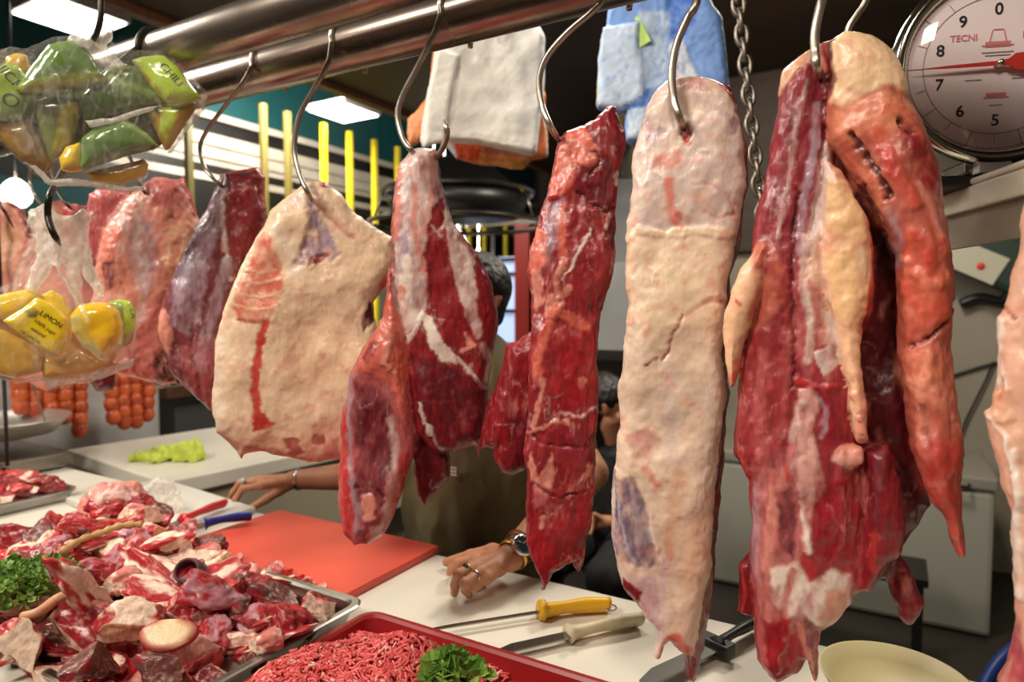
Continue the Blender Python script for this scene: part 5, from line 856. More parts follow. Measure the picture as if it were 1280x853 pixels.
mb2 = MB().box((0, -.0048, .0275), (.015, .0002, .0035)); mb2.box((0, -.0048, .0465), (.006, .0002, .0007)); mb2.box((0, -.0048, .026), (.019, .0002, .0007)); mb2.box((-.0085, -.0048, .038), (.0006, .0002, .008), Matrix.Rotation(.2, 4, 'Y')); mb2.box((.0085, -.0048, .038), (.0006, .0002, .008), Matrix.Rotation(-.2, 4, 'Y')); mb2.box((0, -.0048, -.038), (.012, .0002, .002)); mb2.box((0, -.0048, -.042), (.015, .0002, .0007)); mb2.build('printed_emblem', DFR, t, smooth=False)
mb = MB(); mb.box((0, -.0048, .017), (.019, .0002, .0006)); mb.box((0, -.0048, .013), (.015, .0002, .0006)); mb.box((-.028, -.0048, -.018), (.010, .0002, .0006)); mb.box((.028, -.0048, -.018), (.010, .0002, .0006)); mb.box((0, -.0048, -.052), (.008, .0002, .0005)); mb.build('printed_lines', DFA, t, smooth=False)
mb = MB(); mb.prism([(-R*.86, .0), (-R*.5, .0018), (0, .003), (.010, .005), (.018, .011), (.034, .012), (.046, .006), (.050, .002), (.050, -.002), (.046, -.008), (.034, -.013), (.018, -.010), (.010, -.004), (0, -.003), (-R*.5, -.0018)], .012, .0135, MX @ Matrix.Rotation(math.radians(1.5), 4, 'Z')); mb.build('needle', DRE, t, smooth=False)
MB().lathe([(.001, .019), (.003, .0185), (.0045, .016), (.005, .004)], 24, MX).build('needle_hub', CHR, t)
def glass_mat():
    m = bpy.data.materials.new('thin_glass'); m.use_nodes = True; N = m.node_tree.nodes; L = m.node_tree.links; N.remove(N['Principled BSDF'])
    a = N.new('ShaderNodeBsdfTransparent'); b = N.new('ShaderNodeBsdfGlossy'); b.inputs['Roughness'].default_value = .05; x = N.new('ShaderNodeMixShader'); x.inputs[0].default_value = .07
    L.new(a.outputs[0], x.inputs[1]); L.new(b.outputs[0], x.inputs[2]); L.new(x.outputs[0], N['Material Output'].inputs[0]); return m
MB().lathe([(.001, .028), (R*.5, .027), (R*.85, .022), (R*.985, .012)], 64, MX).build('glass_cover', glass_mat(), t)
MB().box((0, .04, -R-.010), (.030, .035, .010), bev=.004).build('stand_foot', STEEL, t, smooth=False); MB().box((.0, .0, -R-.012), (.02, .010, .009), bev=.002).build('white_label', WHITEP, t, smooth=False)
MB().box((0, .05, -R-.0285), (.07, .05, .0075), bev=.003).build('base_plate', BKP, t, smooth=False)
zt = cs.z-R-.028; da = (zt-CZ)*FPX/145; db = (zt-CZ)*FPX/180; A_ = PD(1180, 238, da); B_ = PD(1280, 203, db)
rzs = math.atan2(B_.y-A_.y, B_.x-A_.x); q = A_+(B_-A_).normalized()*.10; nv = Vector((-math.sin(rzs), math.cos(rzs), 0))
t = thing('steel_shelf', 'stainless steel shelf tray under the dial scale', 'shelf', (q.x+nv.x*.19, q.y+nv.y*.19, zt-.012), rzs)
SH1 = mat('shelf_lip_steel', (206, 196, 180), .35, .35); SH2 = mat('shelf_side_steel', (150, 134, 122), .4, .4, var=.2, vscale=4)
MB().box((0, 0, .0), (.26, .19, .004), bev=.001).build('shelf_plate', STEEL, t, smooth=False)
MB().tube([(-.26, -.19, .010), (.26, -.19, .010)], .005, 12).build('front_bead', SH1, t)
MB().box((0, -.19, -.012), (.262, .006, .016), bev=.003).build('front_lip', SH1, t, smooth=False); MB().box((0, -.180, -.050), (.26, .004, .026), bev=.001).build('front_panel', SH2, t, smooth=False)
for sx in (-1, 1): MB().box((sx*.24, .17, 1.11), (.01, .01, 1.11)).build('hanger', STEEL, t, smooth=False)
# green and white packet hanging under the shelf
c = PY(1232, 332, 4.40); t = thing('green_box', 'dark green box with a white label on the wall, seen below the steel shelf', 'box', c, rot=(0, math.radians(28), 0)); t.scale = (2.4, 2.2, 2.4)
MB().box((0, 0, .02), (.10, .05, .055), bev=.012).build('box_body', mat('dark_green_plastic', (30, 52, 40), .45), t, smooth=False)
MB().box((-.035, -.053, -.005), (.065, .003, .032), bev=.002).build('label_plate', mat('off_white_label', (184, 180, 160), .5), t, smooth=False); MB().lathe([(.001, .058), (.008, .058), (.008, .054)], 20, MX, (-.01, 0, -.01)).build('red_dot', DRE, t)
mb = MB(); mb.tube(spline([PY(1200, 380, 4.49), PY(1225, 372, 4.49), PY(1255, 375, 4.49), PY(1264, 340, 4.49), PY(1250, 300, 4.49)], 8), .026, 10); tag(mb.build('black_hose', BKP), 'black hose curling beside the dark green box', 'hose')

# ------------------------------------------------------------------ beef chunks on the steel tray
def chunk_mesh(seed, shape, palette, cuts=3, n=5, size=(.03, .022, .016)):
    rs = np.random.RandomState(seed); bm = bmesh.new(); bmesh.ops.create_icosphere(bm, subdivisions=n, radius=1)
    V = np.array([v.co[:] for v in bm.verts]); Q = np.array([[v.index for v in f.verts] for f in bm.faces]); bm.free()
    p = 3.0 if shape == 'block' else 2.2
    V = V/((np.abs(V)**p).sum(1)**(1/p))[:, None]; V = V*(1+.28*fbm(V*1.1+seed*7, 3, seed))[:, None]
    cutm = np.zeros(len(V)); Cc = np.tile(palette[0], (len(V), 1)).astype(float); N0 = V/np.linalg.norm(V, axis=1)[:, None]
    b = fbm(V*1.5+seed, 3, seed+3)
    m = np.clip(b*3+.2, 0, 1)[:, None]; Cc = Cc*(1-m)+palette[1]*m
    for c in range(cuts):
        nrm = rs.normal(size=3); nrm /= np.linalg.norm(nrm); d = rs.uniform(.42, .72); s = V@nrm; k = s > d
        V[k] -= (s[k]-d)[:, None]*nrm*.96; pal = palette[2+(c % (len(palette)-2))]; mm = np.clip((s-d)*12+.2, 0, 1)[:, None]
        # marbling and a pale rim on the cut face
        mar = np.clip(.9-np.abs(fbm(V*2.4+seed*3+c, 4, seed+9))*7, 0, 1)[:, None]*.55; tgt = pal*(1-mar)+T(232, 190, 176)*mar
        Cc = Cc*(1-mm)+tgt*mm; cutm = np.maximum(cutm, mm[:, 0])
    V = V*np.array(size); V = V+N0*(fbm(V*90+seed, 4, seed+5)*.0022)[:, None]
    me = npmesh('beef_chunk', V, Q); al = np.clip(.4+.6*cutm, 0, 1); Cc = Cc*(1+.18*fbm(V*70, 3, seed+4))[:, None]; setcol(me, np.c_[np.clip(Cc, 0, 1), al]); me.materials.append(MEAT); return me
WR = T(236, 206, 184); LV = T(92, 52, 46); RM = T(176, 40, 46); RD2 = T(138, 26, 34); PK = T(214, 132, 122)
PROT = [
 ('red and white beef chunk with a flat cut face', chunk_mesh(1, 'block', [RM, PK, RD2, WR], 4, size=(.042, .030, .022))),
 ('dark red beef chunk with fine white marbling', chunk_mesh(2, 'block', [RD2, RM, T(150, 30, 40), RD2], 3, size=(.036, .026, .022))),
 ('pink fatty beef chunk with pale gristle', chunk_mesh(3, 'round', [PK, WR, RM, WR], 3, size=(.034, .024, .018))),
 ('long rib-like beef piece with a pale edge', chunk_mesh(4, 'block', [RM, WR, WR, RM], 3, size=(.060, .017, .016))),
 ('cream bone end with red meat round it', chunk_mesh(5, 'round', [WR, RM, WR, T(226, 170, 130)], 3, size=(.034, .028, .022))),
 ('brown-grey seared-looking beef chunk', chunk_mesh(6, 'block', [LV, RD2, T(112, 62, 56), RM], 4, size=(.040, .030, .024))),
 ('small bright red scrap of beef', chunk_mesh(7, 'round', [T(196, 48, 50), PK, RM, WR], 3, size=(.026, .018, .014))),
 ('thin folded strip of beef with white fat', chunk_mesh(8, 'block', [RM, WR, PK, RM], 2, size=(.052, .026, .008))),
 ('lilac-pink beef piece wrapped in membrane', chunk_mesh(9, 'round', [T(186, 128, 138), RM, PK, T(150, 60, 72)], 2, size=(.038, .024, .018)))]
roots = {}
def place_chunk(pi, loc, rot, sc, group, where, label=None, name='beef_chunk'):
    lb, me = PROT[pi]; key = pi
    if key not in roots: o = bpy.data.objects.new(name, me); roots[key] = o
    else: o = roots[key].copy(); o.name = name
    COL.objects.link(o); o.location = loc; o.rotation_euler = rot; o.scale = (sc,)*3
    tag(o, label or lb+' '+where, 'meat', group); return o
rc = random.Random(4)
def heap(x, y):   # height of the heap top over the tray
    h = .010
    h += .075*math.exp(-((x+1.34)**2/.03+(y-.74)**2/.022)); h += .045*math.exp(-((x+1.12)**2/.05+(y-.62)**2/.03)); h += .035*math.exp(-((x+1.25)**2/.03+(y-.50)**2/.02))
    return h*max(0, min(1, (-.755-x)/.10+.15))
pts = []
for layer in range(3):
    tries = 0
    while tries < 1500:
        tries += 1; x = rc.uniform(-1.43, -.765); y = rc.uniform(.435, .785); H = heap(x, y)
        if x > -.93 and y > .70+ .1*rc.random(): continue
        z = CT+.016+[.0, .55, 1.0][layer]*H
        if layer == 1 and H < .02: continue
        if layer == 2 and H < .030: continue
        if any((x-a)**2+(y-b)**2 < .041**2 and l == layer for (a, b, l) in pts): continue
        pts.append((x, y, layer)); pi = rc.choice([0, 0, 1, 2, 3, 4, 5, 6, 7, 7, 8, 0, 3])
        edge = min(x+1.46, -.737-x, y-.415, .795-y); sc = rc.uniform(.85, 1.2)*(1 if edge > .05 else .72)
        place_chunk(pi, (x, y, z+rc.uniform(0, .008)), (rc.uniform(-.5, .5), rc.uniform(-.5, .5), rc.uniform(0, 6.28)), sc, 'beef chunks heaped on the big steel tray', 'in the big tray heap')
# pieces one can point to
def PH(x, y, z): return PZ(x, y, z)
place_chunk(0, PH(108, 782, 1.055), (1.0, .2, .3), 1.25, None, '', 'biggest red and white chunk low at the left of the big tray')
place_chunk(4, PH(160, 780, 1.065), (.5, .1, 1.0), 1.15, None, '', 'cream knuckle chunk beside the flat bone slice in the big tray')
place_chunk(5, PH(112, 830, 1.05), (.9, .1, 2.0), .92, None, '', 'brown skinned chunk at the bottom edge of the photo, left of the bone slice')
place_chunk(5, PH(206, 838, 1.04), (.8, .3, .2), .9, None, '', 'brown skinned chunk at the bottom edge of the photo, under the bone slice')
place_chunk(0, PH(30, 800, 1.05), (.9, .2, 2.9), 1.15, None, '', 'red framed pale chunk at the lower left corner of the big tray')
place_chunk(8, PH(262, 742, 1.05), (.9, .5, .9), 1.2, None, '', 'lilac skinned piece standing right of the dark hollow bone')
place_chunk(1, PH(355, 782, 1.03), (.5, .1, .4), 1.05, None, '', 'dark red marbled cube near the right rim of the big tray')
place_chunk(0, PH(400, 755, 1.03), (.4, .2, 2.3), .95, None, '', 'bright red ribbed piece at the far right corner of the big tray')
place_chunk(3, PH(110, 745, 1.09), (.3, .9, 1.9), 1.3, None, '', 'long pale edged rib piece across the middle of the heap')
place_chunk(2, PH(330, 800, 1.03), (.2, .2, .9), .9, None, '', 'pale pink fatty piece by the front rim of the big tray')
# flat slice of bone and fat
m = bpy.data.meshes; n_ = 64; mb = MB(); out = []
for (s, z) in ((.0, 0), (.55, .0), (.94, 0), (1, .003), (1, .010), (.95, .013), (.55, .014), (0, .014)):
    for k in range(n_): a = 2*math.pi*k/n_; r = max(s, .001)*(1+.06*math.sin(2*a+1)+.04*math.sin(3*a)); out.append((.040*r*math.cos(a), .026*r*math.sin(a), z))
mb.add(out, [(i*n_+k, i*n_+(k+1) % n_, (i+1)*n_+(k+1) % n_, (i+1)*n_+k) for i in range(7) for k in range(n_)]); me = mb.mesh('bone_slice')
V = np.array([v.co[:] for v in me.vertices]); r = np.sqrt((V[:, 0]/.040)**2+(V[:, 1]/.026)**2); mk = np.clip((.93-r)*14, 0, 1)[:, None]*(V[:, 2] > .005)[:, None]; setcol(me, np.c_[T(170, 60, 56)*(1-mk)+T(238, 208, 164)*mk, np.zeros(len(V))]); me.materials.append(MEAT)
c = PH(212, 797, 1.075); o = put('bone_slice', me, None, None, c, (math.radians(38), math.radians(4), math.radians(38))); o.scale = (.84,)*3; tag(o, 'oval cream slice of fat-covered bone on top of the tray heap', 'meat')
c = PH(240, 716, 1.06); mb = MB(); mb.lathe([(.017, -.03), (.020, -.028), (.021, .0), (.020, .028), (.0175, .030), (.0155, .028), (.014, .0), (.001, -.012)], 32); o = mb.build('hollow_bone', mat('dark_marrow', (52, 36, 40), .5, col2=(110, 60, 66), vscale=30), loc=c, rot=(math.radians(62), 0, math.radians(38))); tag(o, 'hollow dark bone end with a black opening in the tray heap', 'bone')
# big knuckle with a loose plastic sheet
c = PZ(140, 672, 1.03)
KP = [(98,680),(84,660),(92,636),(110,616),(130,604),(150,600),(172,604),(186,618),(196,640),(206,668),(200,688),(150,694)]
o = hanging_meat('beef_knuckle', 'biggest pale pink beef joint at the back of the heap, under a plastic sheet', (145, 700), c.y+.02, [
 (KP, .045, .03, 0, PNK, 0), ([(106,640),(112,616),(136,605),(158,604),(176,616),(170,640),(140,650)], .03, .03, .03, T(222,150,140), 0), ([(176,690),(180,655),(200,640),(210,664),(212,686)], .03, .02, .02, RED, 1)],
 [('s', [(112,636),(130,618),(156,616),(168,630),(150,640),(128,636)], WHT, 4, .7, 0, .002, 5), ('s', [(120,646),(146,650),(176,640)], RED, 4, .7, .6, -.004, 3), ('p', [(90,650),(110,650),(116,690),(96,690)], ROSE, 8, .7, .6, 0), ('p', [(150,644),(190,640),(200,690),(150,690)], ROSE, 8, .7, .6, -.001), ('p', [(110,612),(150,602),(180,614),(176,630),(140,640),(112,634)], T(240,206,194), 8, .8, 0, .001), ('s', [(156,634),(176,650),(172,664)], PNK, 3, .8, 0, .003, 4)], PNK, h=.0028, seed=131, lump=.009, ls=44, alpha=.2)
c2 = PZ(206, 640, 1.02); slab('plastic_sheet', 'crumpled clear plastic sheet lying over the pale joint beside the knives', 'plastic sheet', (200, 640), c2.y+.03, [([(176,610),(196,598),(212,604),(226,612),(232,630),(226,652),(206,664),(196,650),(188,630)], .02, .014, 0, WHT, 0)], [], WHT, FILMW, seed=132, lump=.010, ls=60)
for k, (x, y, pi, l) in enumerate([(60, 668, 1, 'smooth dark red piece left of the pale joint'), (20, 680, 1, 'dark red piece at the left edge behind the parsley'), (90, 700, 6, 'small pink piece in front of the pale joint'), (36, 705, 4, 'cream and orange piece just behind the parsley'), (165, 700, 0, 'red rib piece below the pale joint'), (200, 720, 3, 'long red and white piece left of the hollow bone'), (130, 722, 8, 'lilac piece in the middle of the heap, above the long rib')]):
    place_chunk(pi, PZ(x, y, 1.06), (.3+.2*k, .4, k*1.3), 1.25, None, '', l)
# scraps on the red board
for (x, y, s) in ((346, 712, .8), (358, 714, .7), (374, 722, .6), (388, 728, .7), (400, 736, .8), (366, 722, .5)):
    place_chunk(rc.choice([2, 6, 7]), PZ(x, y, CT+.018+.010*s), (rc.uniform(-.3, .3), rc.uniform(-.3, .3), rc.uniform(0, 6)), s*.7, 'scraps on the red board', '', 'small pink and white trimming on the red board beside the tray rim')
# slices in the small tray at the left
for k in range(38):
    x = -2.31+.37*((k*.37) % 1)+rc.uniform(0, .03); y = .74+.15*((k*.61) % 1); place_chunk(rc.choice([1, 1, 0, 6, 7]), (x, y, CT+.028+rc.uniform(0, .02)), (rc.uniform(-.3, .3), rc.uniform(-.3, .3), rc.uniform(0, 6)), 1.05, 'slices in the small steel tray', '', 'red slice of meat in the smaller steel tray at the left')
# pale cut bone stick across the heap
mb = MB(); mb.tube(spline([PZ(78, 690, 1.11), PZ(100, 676, 1.11), PZ(128, 666, 1.11), PZ(150, 658, 1.115), PZ(176, 656, 1.11)], 6), [.006+.0015*math.sin(k*1.9) for k in range(25)], 10); tag(mb.build('gristle_strip', mat('pale_gristle', (206, 164, 110), .45, var=.2, vscale=50)), 'thin tan strip of gristle lying across the heap below the pale joint', 'meat')
mb = MB(); mb.tube(spline([PZ(28, 772, 1.08), PZ(48, 766, 1.085), PZ(70, 750, 1.09), PZ(92, 740, 1.10)], 6), [.007]*19, 10); tag(mb.build('gristle_strip', mat('pink_gristle', (206, 146, 110), .45, var=.2, vscale=50)), 'thin pinkish strip of gristle beside the parsley, lower in the heap', 'meat')
# ------------------------------------------------------------------ mince
rm = np.random.RandomState(5)
MZ = CT+.006
mx0, my0 = -.555, .585
MO = [(315, 853), (335, 842), (370, 822), (405, 806), (450, 800), (500, 790), (528, 780), (550, 776), (568, 784), (572, 796), (600, 806), (640, 838), (660, 853)]
cpk = PZ(545, 800, 1.03)
def mh(x, y):   # mound height
    a = .052*np.exp(-(((x+.60)/.16)**2+((y-.59)/.135)**2)**1.4)+.040*np.exp(-((x-cpk.x)**2/.0030+(y-.68)**2/.0030))
    return a+.004*fbm(np.c_[x*30, y*30, np.zeros(len(x))], 2, 3)
gx = np.linspace(-.712, -.33, 120); gy = np.linspace(.372, .765, 120); GX, GY = np.meshgrid(gx, gy, indexing='ij'); P = np.c_[GX.ravel(), GY.ravel()]
HH = np.maximum(mh(P[:, 0], P[:, 1])-.006, 0)
VV = np.c_[P, MZ+HH]; I = np.arange(120*120).reshape(120, 120); Q = np.stack([I[:-1, :-1].ravel(), I[1:, :-1].ravel(), I[1:, 1:].ravel(), I[:-1, 1:].ravel()], 1); Q = Q[(HH[Q] > .001).any(1)]
Vs = [VV]; Fs = [Q]; base = len(VV); cols = [np.tile(T(196, 70, 68), (len(VV), 1))]
k = 0
while k < 4600:
    x = rm.uniform(-.71, -.33); y = rm.uniform(.375, .765); h = float(mh(np.array([x]), np.array([y]))[0])
    if h < .004: continue
    k += 1; ang = rm.uniform(0, 6.28); L = rm.uniform(.008, .020); n = 6; r = rm.uniform(.0018, .0029); cur = rm.uniform(-2.4, 2.4); tilt = rm.uniform(-.25, .5); pp = []; px_, py_, z = x, y, 0
    for i in range(n):
        pp.append((px_, py_, z)); px_ += L/n*math.cos(ang+cur*i/n); py_ += L/n*math.sin(ang+cur*i/n); z += L/n*tilt*math.cos(i*1.1)
    pp = np.array(pp); hh = mh(pp[:, 0], pp[:, 1]); pp[:, 2] += MZ+np.maximum(hh, 0)-.002+rm.uniform(0, .003)
    d = np.gradient(pp, axis=0); d /= np.linalg.norm(d, axis=1)[:, None]; a = np.cross(d, [0, 0, 1]); a /= np.maximum(np.linalg.norm(a, axis=1), 1e-6)[:, None]; b = np.cross(d, a)
    ring = np.stack([pp+a*r*math.cos(t_)*(.75+.0)+b*r*math.sin(t_) for t_ in (0, 1.257, 2.513, 3.77, 5.027)], 1).reshape(-1, 3)
    f = [(base+i*5+j, base+i*5+(j+1) % 5, base+(i+1)*5+(j+1) % 5, base+(i+1)*5+j) for i in range(n-1) for j in range(5)]
    f += [(base, base+1, base+2, base+3), (base, base+3, base+4, base)] and []
    Vs.append(ring); Fs.append(np.array(f)); base += len(ring); c = T(214, 84, 82)*rm.uniform(.82, 1.15) if rm.rand() > .07 else T(236, 164, 150); cols.append(np.tile(c, (len(ring), 1)))
me = npmesh('minced_meat', np.concatenate(Vs), np.concatenate(Fs)); setcol(me, np.c_[np.clip(np.concatenate(cols), 0, 1), np.full(base, .2)]); o = put('minced_meat', me, MEAT); tag(o, 'mound of pink minced meat in the red plastic tray', 'minced meat', kind='stuff')
# ------------------------------------------------------------------ parsley
LEAF = mat('parsley_leaf', (84, 128, 44), .5, col2=(136, 170, 74), vscale=40); STEM = mat('parsley_stem', (142, 168, 78), .45)
def leaf(mb, p, d, s, rnd):
    d = d.normalized(); u = d.orthogonal().normalized(); u.rotate(Matrix.Rotation(rnd.uniform(0, 6.28), 3, d)); w_ = d.cross(u); pts = [(0, 0), (.25, .22), (.45, .55), (.6, .35), (.75, .62), (.85, .25), (1.1, 0), (.85, -.25), (.75, -.62), (.6, -.35), (.45, -.55), (.25, -.22)]
    vs = [p+d*(a*s)+u*(b*s)+w_*(s*.25*(a*a-abs(b)*.8)) for (a, b) in pts]; vs2 = [v+w_*.0004 for v in vs]; n = len(vs)
    mb.add(vs+vs2, [(0, i, i+1) for i in range(1, n-1)]+[(n, n+i+1, n+i) for i in range(1, n-1)]+[(i, (i+1) % n, n+(i+1) % n, n+i) for i in range(n)])
def parsley(name, label, c, nst, L, sl, seed, spread=1.0, fan=(0, 6.28)):
    rnd = random.Random(seed); t = thing(name, label, 'herb', c); ms = MB(); ml = MB()
    for k in range(nst):
        a = rnd.uniform(*fan); r = L*rnd.uniform(.4, 1)*spread; up = rnd.uniform(.1, .8)*L*.6; p0 = Vector((rnd.gauss(0, .008), rnd.gauss(0, .008), .003)); p3 = Vector((r*math.cos(a), r*math.sin(a), up)); p1 = p0*.6+p3*.4+Vector((0, 0, up*.5)); path = spline([p0, p1, p3, p3+Vector((.01*math.cos(a), .01*math.sin(a), -.008))], 4)
        ms.tube(path, .0009, 5)
        for q in path[len(path)//3:]:
            for j in range(3): d = Vector((rnd.gauss(0, 1), rnd.gauss(0, 1), rnd.gauss(.3, .7))); ms.tube([q, q+d.normalized()*sl*.7], .0004, 4); leaf(ml, q+d.normalized()*sl*.7, d, sl*rnd.uniform(.7, 1.2), rnd)
    tag(ms.build('stems', STEM, t), kind='stuff'); tag(ml.build('leaves', LEAF, t, smooth=False), kind='stuff'); return t
parsley('parsley_bunch', 'fluffy green parsley bunch at the left edge of the beef heap', PZ(22, 735, 1.085), 80, .062, .009, 3)
parsley('parsley_sprig', 'small green parsley sprig lying on the minced meat', PZ(566, 848, 1.043), 7, .026, .017, 9)
# ------------------------------------------------------------------ people
def skinmat(name, c):
    m = mat(name, c, .5, sss=.2, var=.12, vscale=18, bump=.15, bscale=90); return m
SKIN = skinmat('skin', (192, 134, 100)); HAIR = mat('dark_hair', (24, 17, 13), .5, var=.4, vscale=60, stretch=(1, 1, .3), bump=.6, bscale=120)
def merge(parts):
    Vs, Qs, n = [], [], 0
    for V, Q in parts: Vs.append(V); Qs.append(Q+n); n += len(V)
    return np.concatenate(Vs), np.concatenate(Qs)
def cap_obj(name, parts, h, k, m, parent, fold=0, fs=14, seed=1, org=Vector((0, 0, 0))):
    V, Q = caps(parts, h, k)
    if fold:
        N = vnormals(V, Q); f = 1-np.abs(fbm(V*np.array([fs, fs, fs*.45])+seed, 3, seed))*2; V = V+N*((f-.4)*fold)[:, None]
    return put(name, npmesh(name, V-np.array(org), Q), m, parent)
def head_parts(c, fw, up):
    c = Vector(c); f = Vector(fw).normalized(); u = Vector(up).normalized(); s = u.cross(f).normalized(); P = lambda x, y, z: tuple(c+s*x+f*y+u*z)
    L = [(P(0, -.020, .035), P(0, .018, .035), .078, .074), (P(-.020, -.01, .02), P(.020, -.01, .02), .066, .066), (P(0, .030, -.01), P(0, .040, -.055), .058, .044), (P(-.028, .02, -.055), P(.0, .066, -.094), .032, .024), (P(.028, .02, -.055), P(.0, .066, -.094), .032, .024), (P(0, .07, -.092), P(0, .07, -.098), .021, .020),
         (P(0, .090, .022), P(0, .106, -.018), .010, .013), (P(-.012, .095, -.022), P(.012, .095, -.022), .009, .009), (P(-.022, .084, -.052), P(.022, .084, -.052), .009, .009), (P(-.018, .084, -.062), P(.018, .084, -.062), .009, .009),
         (P(-.034, .078, .036), P(.034, .078, .036), .013, .013), (P(-.045, .055, -.015), P(-.04, .05, -.03), .026, .024), (P(.045, .055, -.015), P(.04, .05, -.03), .026, .024)]
    for q in (-1, 1): L += [(P(q*.080, -.008, .018), P(q*.086, -.016, .012), .010, .012), (P(q*.084, -.006, -.002), P(q*.080, 0, -.018), .010, .008)]
    hair = [(P(0, -.030, .045), P(0, .020, .055), .083, .070), (P(-.03, -.02, .03), P(.03, -.02, .03), .066, .066), (P(0, -.045, .02), P(0, -.045, -.03), .066, .05), (P(-.03, .045, .082), P(.03, .045, .082), .026, .026)]
    eyes = [P(q*.031, .079, .014) for q in (-1, 1)]
    return L, hair, eyes, P
def hand_parts(wr, K, PIP, TIP, tb, tm, tt, r=.0088):
    L = []
    for i, (k, p, t) in enumerate(zip(K, PIP, TIP)):
        q = [1, 1.04, .98, .86][i]*r; k, p, t = Vector(k), Vector(p), Vector(t); d = p+(t-p)*.52+((p-k).normalized()*.003)
        L += [(tuple(k), tuple(p), q*1.12, q), (tuple(p), tuple(d), q, q*.92), (tuple(d), tuple(t), q*.92, q*.78)]
        L += [(tuple(wr), tuple(k), .018, q*1.35)]
    for i in range(3): L.append((tuple(K[i]), tuple(K[i+1]), r*1.2, r*1.1))
    L.append((tuple((Vector(K[0])+Vector(wr))*.5), tuple((Vector(K[3])+Vector(wr))*.5), .016, .015))
    L += [(tuple(wr), tuple(tb), .020, .016), (tuple(tb), tuple(tm), .015, .0115), (tuple(tm), tuple(tt), .0112, .0085)]
    return L
# butcher in the olive shirt
t = thing('person', 'person in an olive t-shirt leaning both hands on the counter, wearing a watch', 'person', (-.95, 1.43, 0)); org = t.location
S_L = (-.765, 1.405, 1.325); S_R = (-1.135, 1.405, 1.325)
E_L = PY(738, 592, 1.30); W_L = PZ(637, 698, 1.04); E_R = PY(500, 592, 1.33); W_R = PY(368, 600, 1.215)
hp, hair, eyes, HPf = head_parts((-.915, 1.36, 1.505), (-.28, -.93, -.22), (-.03, -.14, .98))
body = hp+[((-.93, 1.40, 1.36), (-.918, 1.375, 1.45), .055, .050), ((-.95, 1.43, 1.28), (-.95, 1.43, 1.0), .12, .12), (S_L, S_R, .05, .05), ((-.95, 1.43, 1.0), (-.95, 1.45, .86), .125, .12), (S_L, tuple(E_L), .046, .040), (S_R, tuple(E_R), .046, .040)]
for q in (-1, 1): body += [((-.95+q*.09, 1.45, .84), (-.95+q*.10, 1.44, .46), .075, .052), ((-.95+q*.10, 1.44, .46), (-.95+q*.10, 1.47, .08), .05, .038)]
Vb, Qb = caps(body, .006, .010)
KL = [PZ(595, 698, 1.03), PZ(594, 707, 1.036), PZ(600, 716, 1.034), PZ(609, 723, 1.026)]
PL = [PZ(573, 704, 1.024), PZ(573, 718, 1.036), PZ(581, 729, 1.032), PZ(594, 733, 1.018)]
TL = [PZ(562, 716, .992), PZ(568, 742, .991), PZ(586, 744, .991), PZ(604, 734, .995)]
hl = hand_parts(W_L, KL, PL, TL, PZ(616, 690, 1.03), PZ(588, 695, 1.015), PZ(558, 703, .994))
KR = [PY(328, 607, 1.135), PY(323, 602, 1.155), PY(323, 600, 1.175), PY(327, 601, 1.195)]
PR = [PY(303, 611, 1.105), PY(300, 604, 1.13), PY(303, 603, 1.16), PY(308, 606, 1.185)]
TR = [PY(289, 636, 1.085), PY(286, 627, 1.12), PY(291, 624, 1.155), PY(298, 622, 1.18)]
hr = hand_parts(W_R, KR, PR, TR, PY(348, 613, 1.175), PY(333, 624, 1.13), PY(307, 640, 1.09), .0086)
mid = lambda a, b, s: tuple(Vector(a)*(1-s)+Vector(b)*s)
la = [(mid(S_L, E_L, .55), tuple(E_L), .043, .038), (tuple(E_L), mid(E_L, W_L, .35), .038, .039), (mid(E_L, W_L, .35), tuple(W_L), .039, .025)]
ra = [(mid(S_R, E_R, .55), tuple(E_R), .043, .038), (tuple(E_R), mid(E_R, W_R, .35), .038, .040), (mid(E_R, W_R, .35), tuple(W_R), .040, .025)]
V, Q = merge([(Vb, Qb), caps(la+hl, .0026, .005), caps(ra+hr, .0026, .005)])
t_body = put('body', npmesh('body', V-np.array(org), Q), SKIN, t)
hairO = cap_obj('hair', hair, .005, .02, HAIR, t, .003, 60, 3, org)
for e in eyes: bm_ = MB().lathe([(.001, -.011), (.008, -.008), (.011, 0), (.008, .008), (.001, .011)], 16).build('eye', mat('eye_dark', (40, 30, 24), .2), t); bm_.location = Vector(e)-org
OLIVE = mat('olive_cloth', (104, 93, 62), .85, var=.2, vscale=7, bump=.3, bscale=260)
sh = [((-.95, 1.42, 1.31), (-.95, 1.43, 1.15), .125, .145), ((-.95, 1.41, 1.15), (-.95, 1.405, .98), .15, .17), ((-.95, 1.42, .98), (-.95, 1.45, .82), .17, .155), ((-1.06, 1.43, 1.20), (-1.03, 1.43, .85), .10, .12), ((-.84, 1.43, 1.20), (-.87, 1.43, .85), .10, .12), (S_L, S_R, .072, .072), ((-.93, 1.41, 1.33), (-.93, 1.40, 1.375), .08, .064), (S_L, mid(S_L, E_L, .72), .066, .062), (S_R, mid(S_R, E_R, .72), .066, .062)]
cap_obj('t_shirt', sh, .006, .03, OLIVE, t, .012, 9, 4, org)
pts_ = []; 
for q in (-1, 1): pts_ += [((-.95+q*.085, 1.46, .84), (-.95+q*.10, 1.45, .46), .105, .078), ((-.95+q*.10, 1.45, .46), (-.95+q*.10, 1.47, .06), .075, .065)]
cap_obj('trousers', pts_+[((-1.02, 1.46, .88), (-.88, 1.46, .88), .11, .11)], .009, .03, mat('dark_trousers', (34, 32, 32), .8), t, .008, 10, 5, org)
